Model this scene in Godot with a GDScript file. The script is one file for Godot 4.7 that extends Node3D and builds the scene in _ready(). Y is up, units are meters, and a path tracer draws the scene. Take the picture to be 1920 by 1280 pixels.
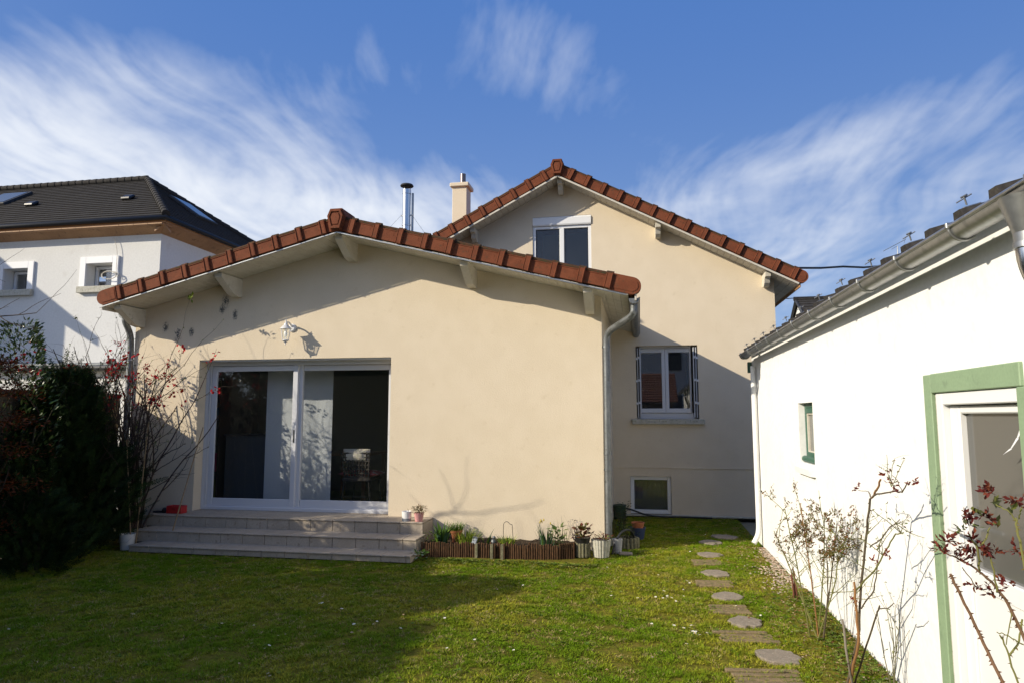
extends Node3D
# A garden behind a house: cream extension with a sliding door, the house behind it, a white outbuilding, a neighbour's house.
# World: y up, metres; the extension's garden front lies in the plane z = 0, the garden towards +z.

class MB:
	var v := PackedVector3Array()
	var n := PackedVector3Array()
	var c := PackedColorArray()
	var col := Color(1, 1, 1)
	func tri(a: Vector3, b: Vector3, d: Vector3) -> void:
		var nn := (b - a).cross(d - a).normalized()
		v.append(a); v.append(d); v.append(b)
		for i in 3:
			n.append(nn); c.append(col)
	func quad(a: Vector3, b: Vector3, d: Vector3, e: Vector3) -> void:
		tri(a, b, d); tri(a, d, e)
	func stri(a: Vector3, b: Vector3, d: Vector3, na: Vector3, nb: Vector3, nd: Vector3) -> void:
		v.append(a); v.append(d); v.append(b)
		n.append(na); n.append(nd); n.append(nb)
		for i in 3: c.append(col)
	func squad(a: Vector3, b: Vector3, d: Vector3, e: Vector3, na: Vector3, nb: Vector3, nd: Vector3, ne: Vector3) -> void:
		stri(a, b, d, na, nb, nd); stri(a, d, e, na, nd, ne)
	# chamfered box of full size s centred on t's origin
	func cbox(t: Transform3D, s: Vector3, b := 0.0) -> void:
		var h := s * 0.5
		var ax := [Vector3(1, 0, 0), Vector3(0, 1, 0), Vector3(0, 0, 1)]
		if b <= 0.0:
			for k in 3:
				for sg in [-1.0, 1.0]:
					var u: Vector3 = ax[(k + 1) % 3]; var w: Vector3 = ax[(k + 2) % 3]; var nn: Vector3 = ax[k] * sg
					var o: Vector3 = nn * h[k]; var uu: Vector3 = u * h[(k + 1) % 3] * sg; var ww: Vector3 = w * h[(k + 2) % 3]
					quad(t * (o - uu - ww), t * (o + uu - ww), t * (o + uu + ww), t * (o - uu + ww))
			return
		for k in 3:
			var i := (k + 1) % 3; var j := (k + 2) % 3
			for sg in [-1.0, 1.0]:
				var o2: Vector3 = ax[k] * h[k] * sg
				var u2: Vector3 = ax[i] * (h[i] - b) * sg; var w2: Vector3 = ax[j] * (h[j] - b)
				quad(t * (o2 - u2 - w2), t * (o2 + u2 - w2), t * (o2 + u2 + w2), t * (o2 - u2 + w2))
			for si in [-1.0, 1.0]:
				for sj in [-1.0, 1.0]:
					var e: Vector3 = ax[k] * (h[k] - b)
					var p1: Vector3 = ax[i] * h[i] * si + ax[j] * (h[j] - b) * sj
					var p2: Vector3 = ax[i] * (h[i] - b) * si + ax[j] * h[j] * sj
					if si * sj > 0.0: quad(t * (p1 - e), t * (p2 - e), t * (p2 + e), t * (p1 + e))
					else: quad(t * (p1 + e), t * (p2 + e), t * (p2 - e), t * (p1 - e))
		for sx in [-1.0, 1.0]:
			for sy in [-1.0, 1.0]:
				for sz in [-1.0, 1.0]:
					var px := Vector3(h.x * sx, (h.y - b) * sy, (h.z - b) * sz)
					var py := Vector3((h.x - b) * sx, h.y * sy, (h.z - b) * sz)
					var pz := Vector3((h.x - b) * sx, (h.y - b) * sy, h.z * sz)
					if sx * sy * sz > 0.0: tri(t * px, t * py, t * pz)
					else: tri(t * px, t * pz, t * py)
	func box(lo: Vector3, hi: Vector3, b := 0.0) -> void:
		cbox(Transform3D(Basis(), (lo + hi) * 0.5), (hi - lo).abs(), b)
	# polygon pts (counter-clockwise) in t's xy plane, extruded along t's z from z0 to z1
	func prism(pts: PackedVector2Array, t: Transform3D, z0: float, z1: float) -> void:
		var idx := Geometry2D.triangulate_polygon(pts)
		for i in range(0, idx.size(), 3):
			var a := pts[idx[i]]; var b := pts[idx[i + 1]]; var d := pts[idx[i + 2]]
			if (b - a).cross(d - a) < 0.0:
				var s := b; b = d; d = s
			tri(t * Vector3(a.x, a.y, z1), t * Vector3(b.x, b.y, z1), t * Vector3(d.x, d.y, z1))
			tri(t * Vector3(a.x, a.y, z0), t * Vector3(d.x, d.y, z0), t * Vector3(b.x, b.y, z0))
		for i in pts.size():
			var p := pts[i]; var q := pts[(i + 1) % pts.size()]
			quad(t * Vector3(p.x, p.y, z0), t * Vector3(q.x, q.y, z0), t * Vector3(q.x, q.y, z1), t * Vector3(p.x, p.y, z1))
	func tube(pts: Array, rads: Array, sides := 6, caps := true) -> void:
		var rings := []
		var nrm := []
		var ref := Vector3(0.3, 0.1, 0.9).normalized()
		for i in pts.size():
			var d: Vector3 = (pts[mini(i + 1, pts.size() - 1)] - pts[maxi(i - 1, 0)])
			if d.length() < 1e-6: d = Vector3.UP
			d = d.normalized()
			var u := ref - d * ref.dot(d)
			if u.length() < 0.05: u = d.cross(Vector3(0.9, 0.2, 0.1))
			u = u.normalized(); ref = u
			var w := d.cross(u)
			var ring := []; var rn := []
			for k in sides:
				var a := TAU * k / sides
				var o := u * cos(a) + w * sin(a)
				ring.append(pts[i] + o * float(rads[i])); rn.append(o)
			rings.append(ring); nrm.append(rn)
		for i in pts.size() - 1:
			for k in sides:
				var k2 := (k + 1) % sides
				squad(rings[i][k], rings[i][k2], rings[i + 1][k2], rings[i + 1][k], nrm[i][k], nrm[i][k2], nrm[i + 1][k2], nrm[i + 1][k])
		if caps:
			var m := pts.size() - 1
			for k in range(1, sides - 1):
				tri(rings[0][0], rings[0][k + 1], rings[0][k])
				tri(rings[m][0], rings[m][k], rings[m][k + 1])
	# profile of (radius, y), bottom to top, turned about t's y axis
	func lathe(t: Transform3D, prof: Array, segs := 20) -> void:
		for i in prof.size() - 1:
			var p: Vector2 = prof[i]; var q: Vector2 = prof[i + 1]
			var sl := Vector2(q.y - p.y, -(q.x - p.x)).normalized()
			for k in segs:
				var a := TAU * k / segs; var b := TAU * (k + 1) / segs
				var da := Vector3(cos(a), 0, -sin(a)); var db := Vector3(cos(b), 0, -sin(b))
				var na := t.basis * (da * sl.x + Vector3(0, sl.y, 0)); var nb := t.basis * (db * sl.x + Vector3(0, sl.y, 0))
				var p0 := t * (da * p.x + Vector3(0, p.y, 0)); var p1 := t * (db * p.x + Vector3(0, p.y, 0))
				var q0 := t * (da * q.x + Vector3(0, q.y, 0)); var q1 := t * (db * q.x + Vector3(0, q.y, 0))
				if p.x > 1e-5: stri(p0, p1, q1, na, nb, nb)
				if q.x > 1e-5: stri(p0, q1, q0, na, nb, na)
	# a leaf: two folded halves from p along d, width w, face towards up
	func leaf(p: Vector3, d: Vector3, up: Vector3, l: float, w: float, fold := 0.25, bend := 0.0) -> void:
		var s := d.cross(up).normalized()
		var nn := s.cross(d).normalized()
		var m := p + d * l * 0.45 - nn * w * fold
		var tip := p + d * l - nn * l * bend
		tri(p, m + s * w * 0.5 + nn * w * fold, tip)
		tri(p, tip, m - s * w * 0.5 + nn * w * fold)
	func blade(p: Vector3, d: Vector3, side: Vector3, l: float, w: float, bend: Vector3) -> void:
		var m := p + d * l * 0.55
		var tip := p + d * l + bend
		quad(p - side * w * 0.5, p + side * w * 0.5, m + side * w * 0.42, m - side * w * 0.42)
		tri(m - side * w * 0.42, m + side * w * 0.42, tip)
	func mesh() -> ArrayMesh:
		var a := []; a.resize(Mesh.ARRAY_MAX)
		a[Mesh.ARRAY_VERTEX] = v; a[Mesh.ARRAY_NORMAL] = n; a[Mesh.ARRAY_COLOR] = c
		var m := ArrayMesh.new()
		if v.size() > 0: m.add_surface_from_arrays(Mesh.PRIMITIVE_TRIANGLES, a)
		return m

var rng := RandomNumberGenerator.new()
var M := {}
var sun_dir := Vector3(1.6, -0.88, -1.0).normalized()

func rf(a: float, b: float) -> float: return rng.randf_range(a, b)
func rdir() -> Vector3:
	var z := rf(-1, 1); var a := rf(0, TAU); var r := sqrt(1 - z * z)
	return Vector3(r * cos(a), z, r * sin(a))
func V(x: float, y: float, z: float) -> Vector3: return Vector3(x, y, z)
func T(p: Vector3, b := Basis()) -> Transform3D: return Transform3D(b, p)
func ry(a: float) -> Basis: return Basis(Vector3.UP, a)
func P2(a: Array) -> PackedVector2Array:
	var o := PackedVector2Array()
	for i in range(0, a.size(), 2): o.append(Vector2(a[i], a[i + 1]))
	return o

# ---- scene tree helpers
func numbered(parent: Node, called: String) -> String:
	if not parent.has_node(NodePath(called)): return called
	var used: Dictionary = parent.get_meta("_used") if parent.has_meta("_used") else {}
	var k: int = used.get(called, 1)
	while parent.has_node(NodePath("%s_%03d" % [called, k])): k += 1
	used[called] = k + 1
	parent.set_meta("_used", used)
	return "%s_%03d" % [called, k]
func tag(o: Node, label: String, category: String, group := "") -> Node:
	o.set_meta("label", label); o.set_meta("category", category)
	if group != "": o.set_meta("group", group)
	return o
func thing(called: String, label: String, category: String, at := Vector3.ZERO, group := "") -> Node3D:
	var o := Node3D.new()
	o.name = numbered(self, called)
	add_child(o)
	o.position = at
	tag(o, label, category, group)
	return o
# a part; its builder holds coordinates in the thing's own axes (local) ...
func part(parent: Node3D, called: String, b, m: Material, xf := Transform3D()) -> MeshInstance3D:
	var mi := MeshInstance3D.new()
	mi.mesh = b.mesh() if b is MB else b
	mi.material_override = m
	mi.name = numbered(parent, called)
	mi.transform = xf
	parent.add_child(mi)
	return mi
# ... or in the world's axes
func wpart(parent: Node3D, called: String, b, m: Material) -> MeshInstance3D:
	var off := Vector3.ZERO
	var q: Node = parent
	while q != self:
		off -= (q as Node3D).position; q = q.get_parent()
	return part(parent, called, b, m, Transform3D(Basis(), off))
func setting(called: String, b: MB, m: Material, kind := "structure") -> MeshInstance3D:
	var o := part(self, called, b, m)
	o.set_meta("kind", kind)
	return o
func scatter(parent: Node, called: String, mesh: Mesh, m: Material, xf: Array, cols: Array, kind := "stuff") -> MultiMeshInstance3D:
	var mm := MultiMesh.new()
	mm.transform_format = MultiMesh.TRANSFORM_3D
	mm.use_colors = true
	mm.mesh = mesh
	mm.instance_count = xf.size()
	for i in xf.size():
		mm.set_instance_transform(i, xf[i]); mm.set_instance_color(i, cols[i % cols.size()])
	var o := MultiMeshInstance3D.new()
	o.multimesh = mm
	o.material_override = m
	o.name = numbered(parent, called)
	o.set_meta("kind", kind)
	parent.add_child(o)
	return o

# ---- materials
func lin(r: float, g: float, b: float) -> Color: return Color(r, g, b).linear_to_srgb()
func mat(r: float, g: float, b: float, rough := 0.8, metal := 0.0) -> StandardMaterial3D:
	var m := StandardMaterial3D.new()
	m.albedo_color = lin(r, g, b); m.roughness = rough; m.metallic = metal
	return m
func vmat(rough := 0.8, back := 0.0) -> StandardMaterial3D:
	var m := StandardMaterial3D.new()
	m.vertex_color_use_as_albedo = true; m.roughness = rough
	m.cull_mode = BaseMaterial3D.CULL_DISABLED
	if back > 0.0:
		m.backlight_enabled = true; m.backlight = Color(back, back, back * 0.6)
	return m
func noise_image(size: int, freq: float, oct: int, sd: int, kind := FastNoiseLite.TYPE_SIMPLEX_SMOOTH) -> PackedByteArray:
	var f := FastNoiseLite.new()
	f.seed = sd; f.frequency = freq; f.noise_type = kind
	f.fractal_octaves = oct; f.fractal_type = FastNoiseLite.FRACTAL_FBM if oct > 1 else FastNoiseLite.FRACTAL_NONE
	var im := f.get_seamless_image(size, size, false, false, 0.12, true)
	im.convert(Image.FORMAT_L8)
	return im.get_data()
# two tones mixed by coarse noise, fine grain over both, and sparse blotches of a third tone
func tone_tex(size: int, a: Color, b: Color, spot: Color, coarse: float, fine: float, spots: float, grain: float, sd: int, stretch := 1) -> ImageTexture:
	var n1 := noise_image(size, coarse, 4, sd)
	var n2 := noise_image(size, fine, 3, sd + 7)
	var n3 := noise_image(size, coarse * 2.3, 5, sd + 13)
	var out := PackedByteArray(); out.resize(size * size * 3)
	for y in size:
		for x in size:
			var i := y * size + x
			var j := (y / stretch) * size + x
			var t := clampf((n1[j] - 70.0) / 115.0, 0.0, 1.0)
			var g := 1.0 + grain * (n2[i] - 128.0) / 64.0
			var s := clampf((n3[j] / 255.0 - (1.0 - spots)) * 6.0, 0.0, 1.0)
			var cc := a.lerp(b, t).lerp(spot, s)
			var q := Color(cc.r * g, cc.g * g, cc.b * g).linear_to_srgb()
			out[i * 3] = int(clampf(q.r, 0, 1) * 255.0); out[i * 3 + 1] = int(clampf(q.g, 0, 1) * 255.0); out[i * 3 + 2] = int(clampf(q.b, 0, 1) * 255.0)
	return ImageTexture.create_from_image(Image.create_from_data(size, size, false, Image.FORMAT_RGB8, out))
func bump_tex(size: int, freq: float, oct: int, sd: int) -> ImageTexture:
	return ImageTexture.create_from_image(Image.create_from_data(size, size, false, Image.FORMAT_L8, noise_image(size, freq, oct, sd)))
func tmat(tex: Texture2D, scale: float, rough: float, bump: Texture2D = null, depth := 0.0, metal := 0.0) -> StandardMaterial3D:
	var m := StandardMaterial3D.new()
	m.albedo_texture = tex; m.roughness = rough; m.metallic = metal
	m.uv1_triplanar = true; m.uv1_world_triplanar = true; m.uv1_scale = Vector3(scale, scale, scale); m.uv1_triplanar_sharpness = 6.0
	if bump:
		m.heightmap_enabled = true; m.heightmap_texture = bump; m.heightmap_scale = depth
	return m
func glass(alpha := 0.04, tint := Color(0.9, 0.95, 0.93)) -> StandardMaterial3D:
	var m := StandardMaterial3D.new()
	m.albedo_color = Color(tint.r, tint.g, tint.b, alpha)
	m.transparency = BaseMaterial3D.TRANSPARENCY_ALPHA
	m.roughness = 0.0
	return m
func C(r: float, g: float, b: float) -> Color: return Color(r, g, b)

func make_materials() -> void:
	var fine := bump_tex(512, 0.16, 3, 3)
	var coarse := bump_tex(512, 0.03, 4, 5)
	M.stucco = tmat(tone_tex(512, C(0.685, 0.588, 0.445), C(0.665, 0.568, 0.425), C(0.635, 0.538, 0.395), 0.008, 0.30, 0.25, 0.07, 11), 0.55, 0.92, fine, 0.2)
	M.stucco_house = M.stucco
	M.white_wall = tmat(tone_tex(256, C(0.79, 0.79, 0.775), C(0.765, 0.765, 0.75), C(0.73, 0.73, 0.71), 0.010, 0.2, 0.24, 0.02, 31), 0.5, 0.85, coarse, 0.3)
	M.nb_wall = tmat(tone_tex(256, C(0.655, 0.65, 0.625), C(0.64, 0.635, 0.61), C(0.61, 0.60, 0.57), 0.010, 0.2, 0.25, 0.03, 41), 0.3, 0.9, fine, 0.2)
	M.tile = tmat(tone_tex(256, C(0.185, 0.057, 0.026), C(0.152, 0.046, 0.021), C(0.115, 0.048, 0.024), 0.016, 0.16, 0.30, 0.12, 51), 1.3, 0.8, fine, 0.12)
	M.tile_lichen = tmat(tone_tex(256, C(0.095, 0.042, 0.022), C(0.066, 0.039, 0.020), C(0.052, 0.046, 0.023), 0.02, 0.18, 0.40, 0.2, 52), 1.6, 0.95, fine, 0.3)
	M.slate = tmat(tone_tex(256, C(0.046, 0.042, 0.038), C(0.036, 0.033, 0.030), C(0.060, 0.054, 0.046), 0.014, 0.2, 0.30, 0.14, 61), 0.6, 0.85, fine, 0.2)
	M.zinc = tmat(tone_tex(256, C(0.40, 0.41, 0.41), C(0.34, 0.35, 0.355), C(0.27, 0.28, 0.28), 0.012, 0.12, 0.32, 0.06, 71), 0.9, 0.38, null, 0.0, 0.85)
	M.zinc_old = tmat(tone_tex(256, C(0.20, 0.21, 0.215), C(0.15, 0.16, 0.165), C(0.10, 0.105, 0.10), 0.014, 0.12, 0.34, 0.08, 72), 1.1, 0.5, null, 0.0, 0.6)
	M.steel = mat(0.62, 0.63, 0.64, 0.22, 1.0)
	M.white_pvc = mat(0.74, 0.745, 0.75, 0.35)
	M.grey_pvc = mat(0.60, 0.605, 0.62, 0.35)
	M.old_white = tmat(tone_tex(256, C(0.58, 0.545, 0.47), C(0.53, 0.49, 0.41), C(0.43, 0.39, 0.30), 0.014, 0.2, 0.27, 0.05, 81), 1.2, 0.75)
	M.soffit = tmat(tone_tex(256, C(0.60, 0.57, 0.50), C(0.55, 0.515, 0.44), C(0.45, 0.41, 0.32), 0.014, 0.2, 0.27, 0.04, 82), 0.9, 0.7)
	M.tread = tmat(tone_tex(256, C(0.43, 0.365, 0.285), C(0.385, 0.325, 0.25), C(0.29, 0.24, 0.18), 0.016, 0.18, 0.27, 0.06, 91), 0.9, 0.7, fine, 0.06)
	M.grout = tmat(tone_tex(256, C(0.10, 0.085, 0.065), C(0.06, 0.05, 0.04), C(0.03, 0.03, 0.02), 0.02, 0.15, 0.35, 0.1, 92), 1.5, 0.95)
	M.stone = tmat(tone_tex(256, C(0.275, 0.23, 0.18), C(0.23, 0.195, 0.155), C(0.36, 0.335, 0.28), 0.03, 0.22, 0.33, 0.18, 101), 2.2, 0.9, fine, 0.3)
	M.old_wood = tmat(tone_tex(256, C(0.25, 0.185, 0.105), C(0.185, 0.14, 0.08), C(0.12, 0.125, 0.04), 0.02, 0.2, 0.36, 0.16, 102), 2.0, 0.95, fine, 0.4)
	M.stake = tmat(tone_tex(256, C(0.105, 0.055, 0.028), C(0.065, 0.036, 0.020), C(0.05, 0.04, 0.02), 0.02, 0.16, 0.36, 0.14, 103), 3.0, 0.95)
	M.log_wood = tmat(tone_tex(256, C(0.21, 0.19, 0.12), C(0.13, 0.12, 0.07), C(0.09, 0.11, 0.04), 0.02, 0.16, 0.36, 0.14, 104), 3.0, 0.95)
	M.concrete = tmat(tone_tex(256, C(0.50, 0.48, 0.41), C(0.42, 0.40, 0.33), C(0.24, 0.25, 0.17), 0.02, 0.16, 0.34, 0.08, 105), 2.0, 0.9, fine, 0.3)
	M.terracotta = tmat(tone_tex(256, C(0.36, 0.12, 0.045), C(0.28, 0.09, 0.035), C(0.38, 0.25, 0.16), 0.02, 0.16, 0.3, 0.08, 106), 3.0, 0.85)
	M.soil = tmat(tone_tex(256, C(0.060, 0.042, 0.026), C(0.038, 0.027, 0.017), C(0.09, 0.07, 0.045), 0.03, 0.2, 0.34, 0.25, 107), 1.5, 1.0, coarse, 2.0)
	M.lawn = tmat(tone_tex(512, C(0.115, 0.120, 0.012), C(0.155, 0.128, 0.022), C(0.085, 0.060, 0.018), 0.03, 0.25, 0.32, 0.25, 108), 0.7, 1.0, coarse, 1.0)
	M.earth = tmat(tone_tex(256, C(0.24, 0.215, 0.15), C(0.19, 0.175, 0.115), C(0.28, 0.26, 0.21), 0.02, 0.2, 0.32, 0.12, 109), 0.2, 1.0)
	M.garden_wall = tmat(tone_tex(256, C(0.20, 0.15, 0.085), C(0.15, 0.11, 0.065), C(0.08, 0.07, 0.04), 0.012, 0.15, 0.34, 0.12, 110), 0.8, 0.95, coarse, 0.8)
	M.wood_eave = tmat(tone_tex(256, C(0.38, 0.21, 0.095), C(0.32, 0.17, 0.075), C(0.22, 0.12, 0.055), 0.01, 0.15, 0.3, 0.08, 111), 0.6, 0.6)
	M.green_paint = tmat(tone_tex(256, C(0.235, 0.330, 0.200), C(0.22, 0.31, 0.188), C(0.19, 0.265, 0.165), 0.016, 0.2, 0.25, 0.04, 112), 1.0, 0.6)
	M.dark_green = mat(0.045, 0.115, 0.080, 0.5)
	M.black = mat(0.012, 0.012, 0.013, 0.45)
	M.dark = mat(0.03, 0.031, 0.034, 0.6)
	M.rubber = mat(0.016, 0.017, 0.018, 0.6)
	M.room = mat(0.16, 0.135, 0.11, 0.9)
	M.room_floor = mat(0.10, 0.065, 0.04, 0.6)
	M.glass = glass(0.004)
	M.leaf = vmat(0.55, 0.35)
	M.gloss_leaf = vmat(0.28, 0.25)
	M.needle = vmat(0.6, 0.2)
	M.grass = vmat(0.6)
	M.bark = vmat(0.9)
	M.petal = vmat(0.6, 0.4)
	M.paint = vmat(0.6)
	for k in ["grass", "leaf", "needle", "petal", "lawn"]: (M[k] as StandardMaterial3D).metallic_specular = 0.2
	for k in ["tile", "tile_lichen", "slate", "stucco", "stucco_house", "tread", "soil", "earth", "stone", "old_wood", "stake", "nb_wall", "white_wall"]: (M[k] as StandardMaterial3D).metallic_specular = 0.3

# ================= camera, sky, sun, exposure =================
func make_light() -> void:
	var cam := Camera3D.new()
	cam.name = "camera"
	cam.position = V(0, 1.65, 8.7)
	cam.rotation_degrees = V(6.208, 10.578, 0.0)
	cam.fov = 53.13
	cam.near = 0.05; cam.far = 600.0
	add_child(cam)
	cam.current = true
	var env := Environment.new()
	env.background_mode = Environment.BG_SKY
	var sky := Sky.new()
	var pm := PanoramaSkyMaterial.new()
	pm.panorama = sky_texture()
	sky.sky_material = pm
	env.sky = sky
	env.background_energy_multiplier = 0.70
	env.tonemap_mode = Environment.TONE_MAPPER_LINEAR
	env.tonemap_exposure = 1.33
	env.sdfgi_enabled = true; env.ssao_enabled = true; env.ssil_enabled = true
	var we := WorldEnvironment.new()
	we.name = "environment"
	we.environment = env
	add_child(we)
	var sun := DirectionalLight3D.new()
	sun.name = "sun"
	sun.light_color = Color(1.0, 0.955, 0.87)
	sun.light_energy = 1.34
	sun.light_angular_distance = 0.5
	sun.shadow_enabled = true
	add_child(sun)
	sun.basis = Basis.looking_at(sun_dir)

# blue air paling to the horizon with streaks of cirrus all round; degrees from -z, positive to +x
const BANKS := [[-54, 17.6, 15, 4.8, 2, 1.35], [-41, 17.4, 12, 4.2, -6, 1.3], [-29, 16.6, 11, 3.9, -9, 1.35], [-18, 15.6, 10, 3.2, -5, 1.15], [-42, 24.0, 8, 2.2, 6, 0.55], [-30, 22.4, 5, 3.0, -4, 0.6], [-24.0, 27, 4.0, 5.0, -30, 0.40], [-8, 28.6, 7.0, 3.6, -22, 0.33], [3, 17.2, 8, 2.8, 16, 0.5], [12, 19.2, 9, 2.4, 16, 0.42], [21, 20.2, 8, 2.2, 10, 0.36], [9, 14.0, 10, 3.6, 5, 0.6], [23, 14.5, 9, 3.4, 5, 0.42],
	[-85, 17, 20, 5, -5, 1.5], [-72, 30, 14, 4, 10, 0.8], [50, 18, 16, 4, 12, 0.9], [62, 33, 14, 5, -20, 0.7], [95, 17, 20, 5, 6, 1.1], [120, 34, 15, 5, 15, 0.8], [-120, 20, 20, 6, 8, 1.4], [-135, 42, 15, 6, -15, 0.8], [10, 52, 16, 5, 20, 0.7], [-60, 54, 18, 5, -20, 0.8], [100, 58, 18, 6, 10, 0.7], [-150, 64, 20, 6, 0, 0.7]]
var fa := FastNoiseLite.new()
var fb := FastNoiseLite.new()
var fw := FastNoiseLite.new()
func sky_color(az: float, el: float, near: Array) -> Color:
	var se := clampf(sin(deg_to_rad(maxf(el, 0.0))), 0.0, 1.0)
	var ce := cos(deg_to_rad(el))
	var cc := Color(0.078, 0.208, 0.575).lerp(Color(0.50, 0.69, 0.95), clampf(pow(1.0 - se, 4.2) * 1.05, 0.0, 1.0))
	if el < 82.0:
		# the layer seen from below: fibres run away from the viewer towards azimuth -8
		var far := ce / (se + 0.13)
		var cr := sin(deg_to_rad(az + 8.0)) * far; var al := cos(deg_to_rad(az + 8.0)) * far
		var env := 0.13 + 0.16 * exp(-pow((el - 10.0) / 8.0, 2.0))
		for b in near:
			var dx: float = az - b[0]
			if dx > 180.0: dx -= 360.0
			elif dx < -180.0: dx += 360.0
			if absf(dx) > b[2] * 2.6 + 8.0: continue
			var dy: float = el - b[1]
			var tl: float = deg_to_rad(b[4])
			var u: float = (dx * cos(tl) + dy * sin(tl)) / b[2]
			var q: float = (-dx * sin(tl) + dy * cos(tl)) / b[3]
			env += b[5] * exp(-u * u - q * q)
		var wx := fw.get_noise_2d(cr * 1.3, al * 0.9) * 0.13
		var soft := fa.get_noise_2d((cr + wx) * 1.9 + 3.0, al * 1.2) * 0.5 + 0.5
		var fib := fb.get_noise_2d((cr + wx) * 9.0, al * 1.7 + wx * 3.0) * 0.5 + 0.5
		var rip := fb.get_noise_2d(cr * 10.0 + 31.0 + wx * 8.0, al * 6.0 - wx * 8.0) * 0.5 + 0.5
		var dns := env * (0.20 + 1.05 * soft) * (0.10 + 0.95 * fib + 0.55 * rip) - 0.17
		dns = 1.0 - exp(-maxf(dns, 0.0) * 0.95)
		cc = cc.lerp(Color(1.0, 1.04, 1.10), clampf(dns, 0.0, 0.9))
	# warm haze glow added round the sun, sized to lift the shaded walls
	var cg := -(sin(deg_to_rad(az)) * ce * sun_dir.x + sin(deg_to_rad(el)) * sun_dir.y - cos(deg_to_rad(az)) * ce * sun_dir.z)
	var added_glow := 1.15 * pow(maxf(cg, 0.0), 5.0)
	return Color(cc.r + added_glow, cc.g + added_glow * 0.93, cc.b + added_glow * 0.80)
# part of the panorama: width w of the whole circle, columns x0.., rows y0..
func sky_part(w: int, x0: int, x1: int, y0: int, y1: int) -> Image:
	var h := w / 2
	var out := PackedFloat32Array(); out.resize((x1 - x0) * (y1 - y0) * 3)
	var i := 0
	for y in range(y0, y1):
		var el := 90.0 - 180.0 * (y + 0.5) / h
		var near := []
		for b in BANKS:
			if absf(el - b[1]) < 2.4 * maxf(b[3], absf(b[2] * sin(deg_to_rad(b[4])))) + 1.0: near.append(b)
		for x in range(x0, x1):
			var az := fposmod(360.0 * (x + 0.5) / w, 360.0)
			if az > 180.0: az -= 360.0
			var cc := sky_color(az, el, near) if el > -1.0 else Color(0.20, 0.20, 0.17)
			out[i] = cc.r; out[i + 1] = cc.g; out[i + 2] = cc.b
			i += 3
	return Image.create_from_data(x1 - x0, y1 - y0, false, Image.FORMAT_RGBF, out.to_byte_array())
func sky_texture() -> ImageTexture:
	for q in [[fa, 5, 3, 0.5], [fb, 9, 5, 0.6], [fw, 14, 2, 0.5]]:
		q[0].seed = q[1]; q[0].frequency = 1.0; q[0].fractal_octaves = q[2]; q[0].fractal_gain = q[3]; q[0].noise_type = FastNoiseLite.TYPE_SIMPLEX_SMOOTH
	# coarse all round, finer where the garden's sky opens between the roofs
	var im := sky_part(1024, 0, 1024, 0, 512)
	im.resize(4096, 2048, Image.INTERPOLATE_CUBIC)
	for q in [[-52, 0], [0, 32]]:
		var c0 := int(fposmod(q[0], 360.0) / 360.0 * 4096.0); var n := int((q[1] - q[0]) / 360.0 * 4096.0)
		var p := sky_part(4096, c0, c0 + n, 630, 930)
		im.blit_rect(p, Rect2i(0, 0, n, 300), Vector2i(c0, 630))
	return ImageTexture.create_from_image(im)

func _ready() -> void:
	rng.seed = 20240311
	make_light()
	make_materials()
	build_ground()
	build_extension()
	build_house()
	build_outbuilding()
	build_neighbours()
	build_room()
	build_steps()
	build_lantern()
	build_bed()
	build_passage()
	build_path()
	build_left_shrubs()
	build_quince()
	build_roses()
	build_lawn()
	build_far()
	for c in get_children(): clear_used(c)
func clear_used(o: Node) -> void:
	if o.has_meta("_used"): o.remove_meta("_used")
	for c in o.get_children(): clear_used(c)

# ================= large structure =================
const HZ := -3.091       # plane of the house front
const XW := 1.511        # plane of the outbuilding's garden wall

func build_ground() -> void:
	var g := MB.new()
	g.quad(V(-250, -0.06, 120), V(250, -0.06, 120), V(250, -0.06, -250), V(-250, -0.06, -250))
	setting("ground", g, M.earth)

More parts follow.
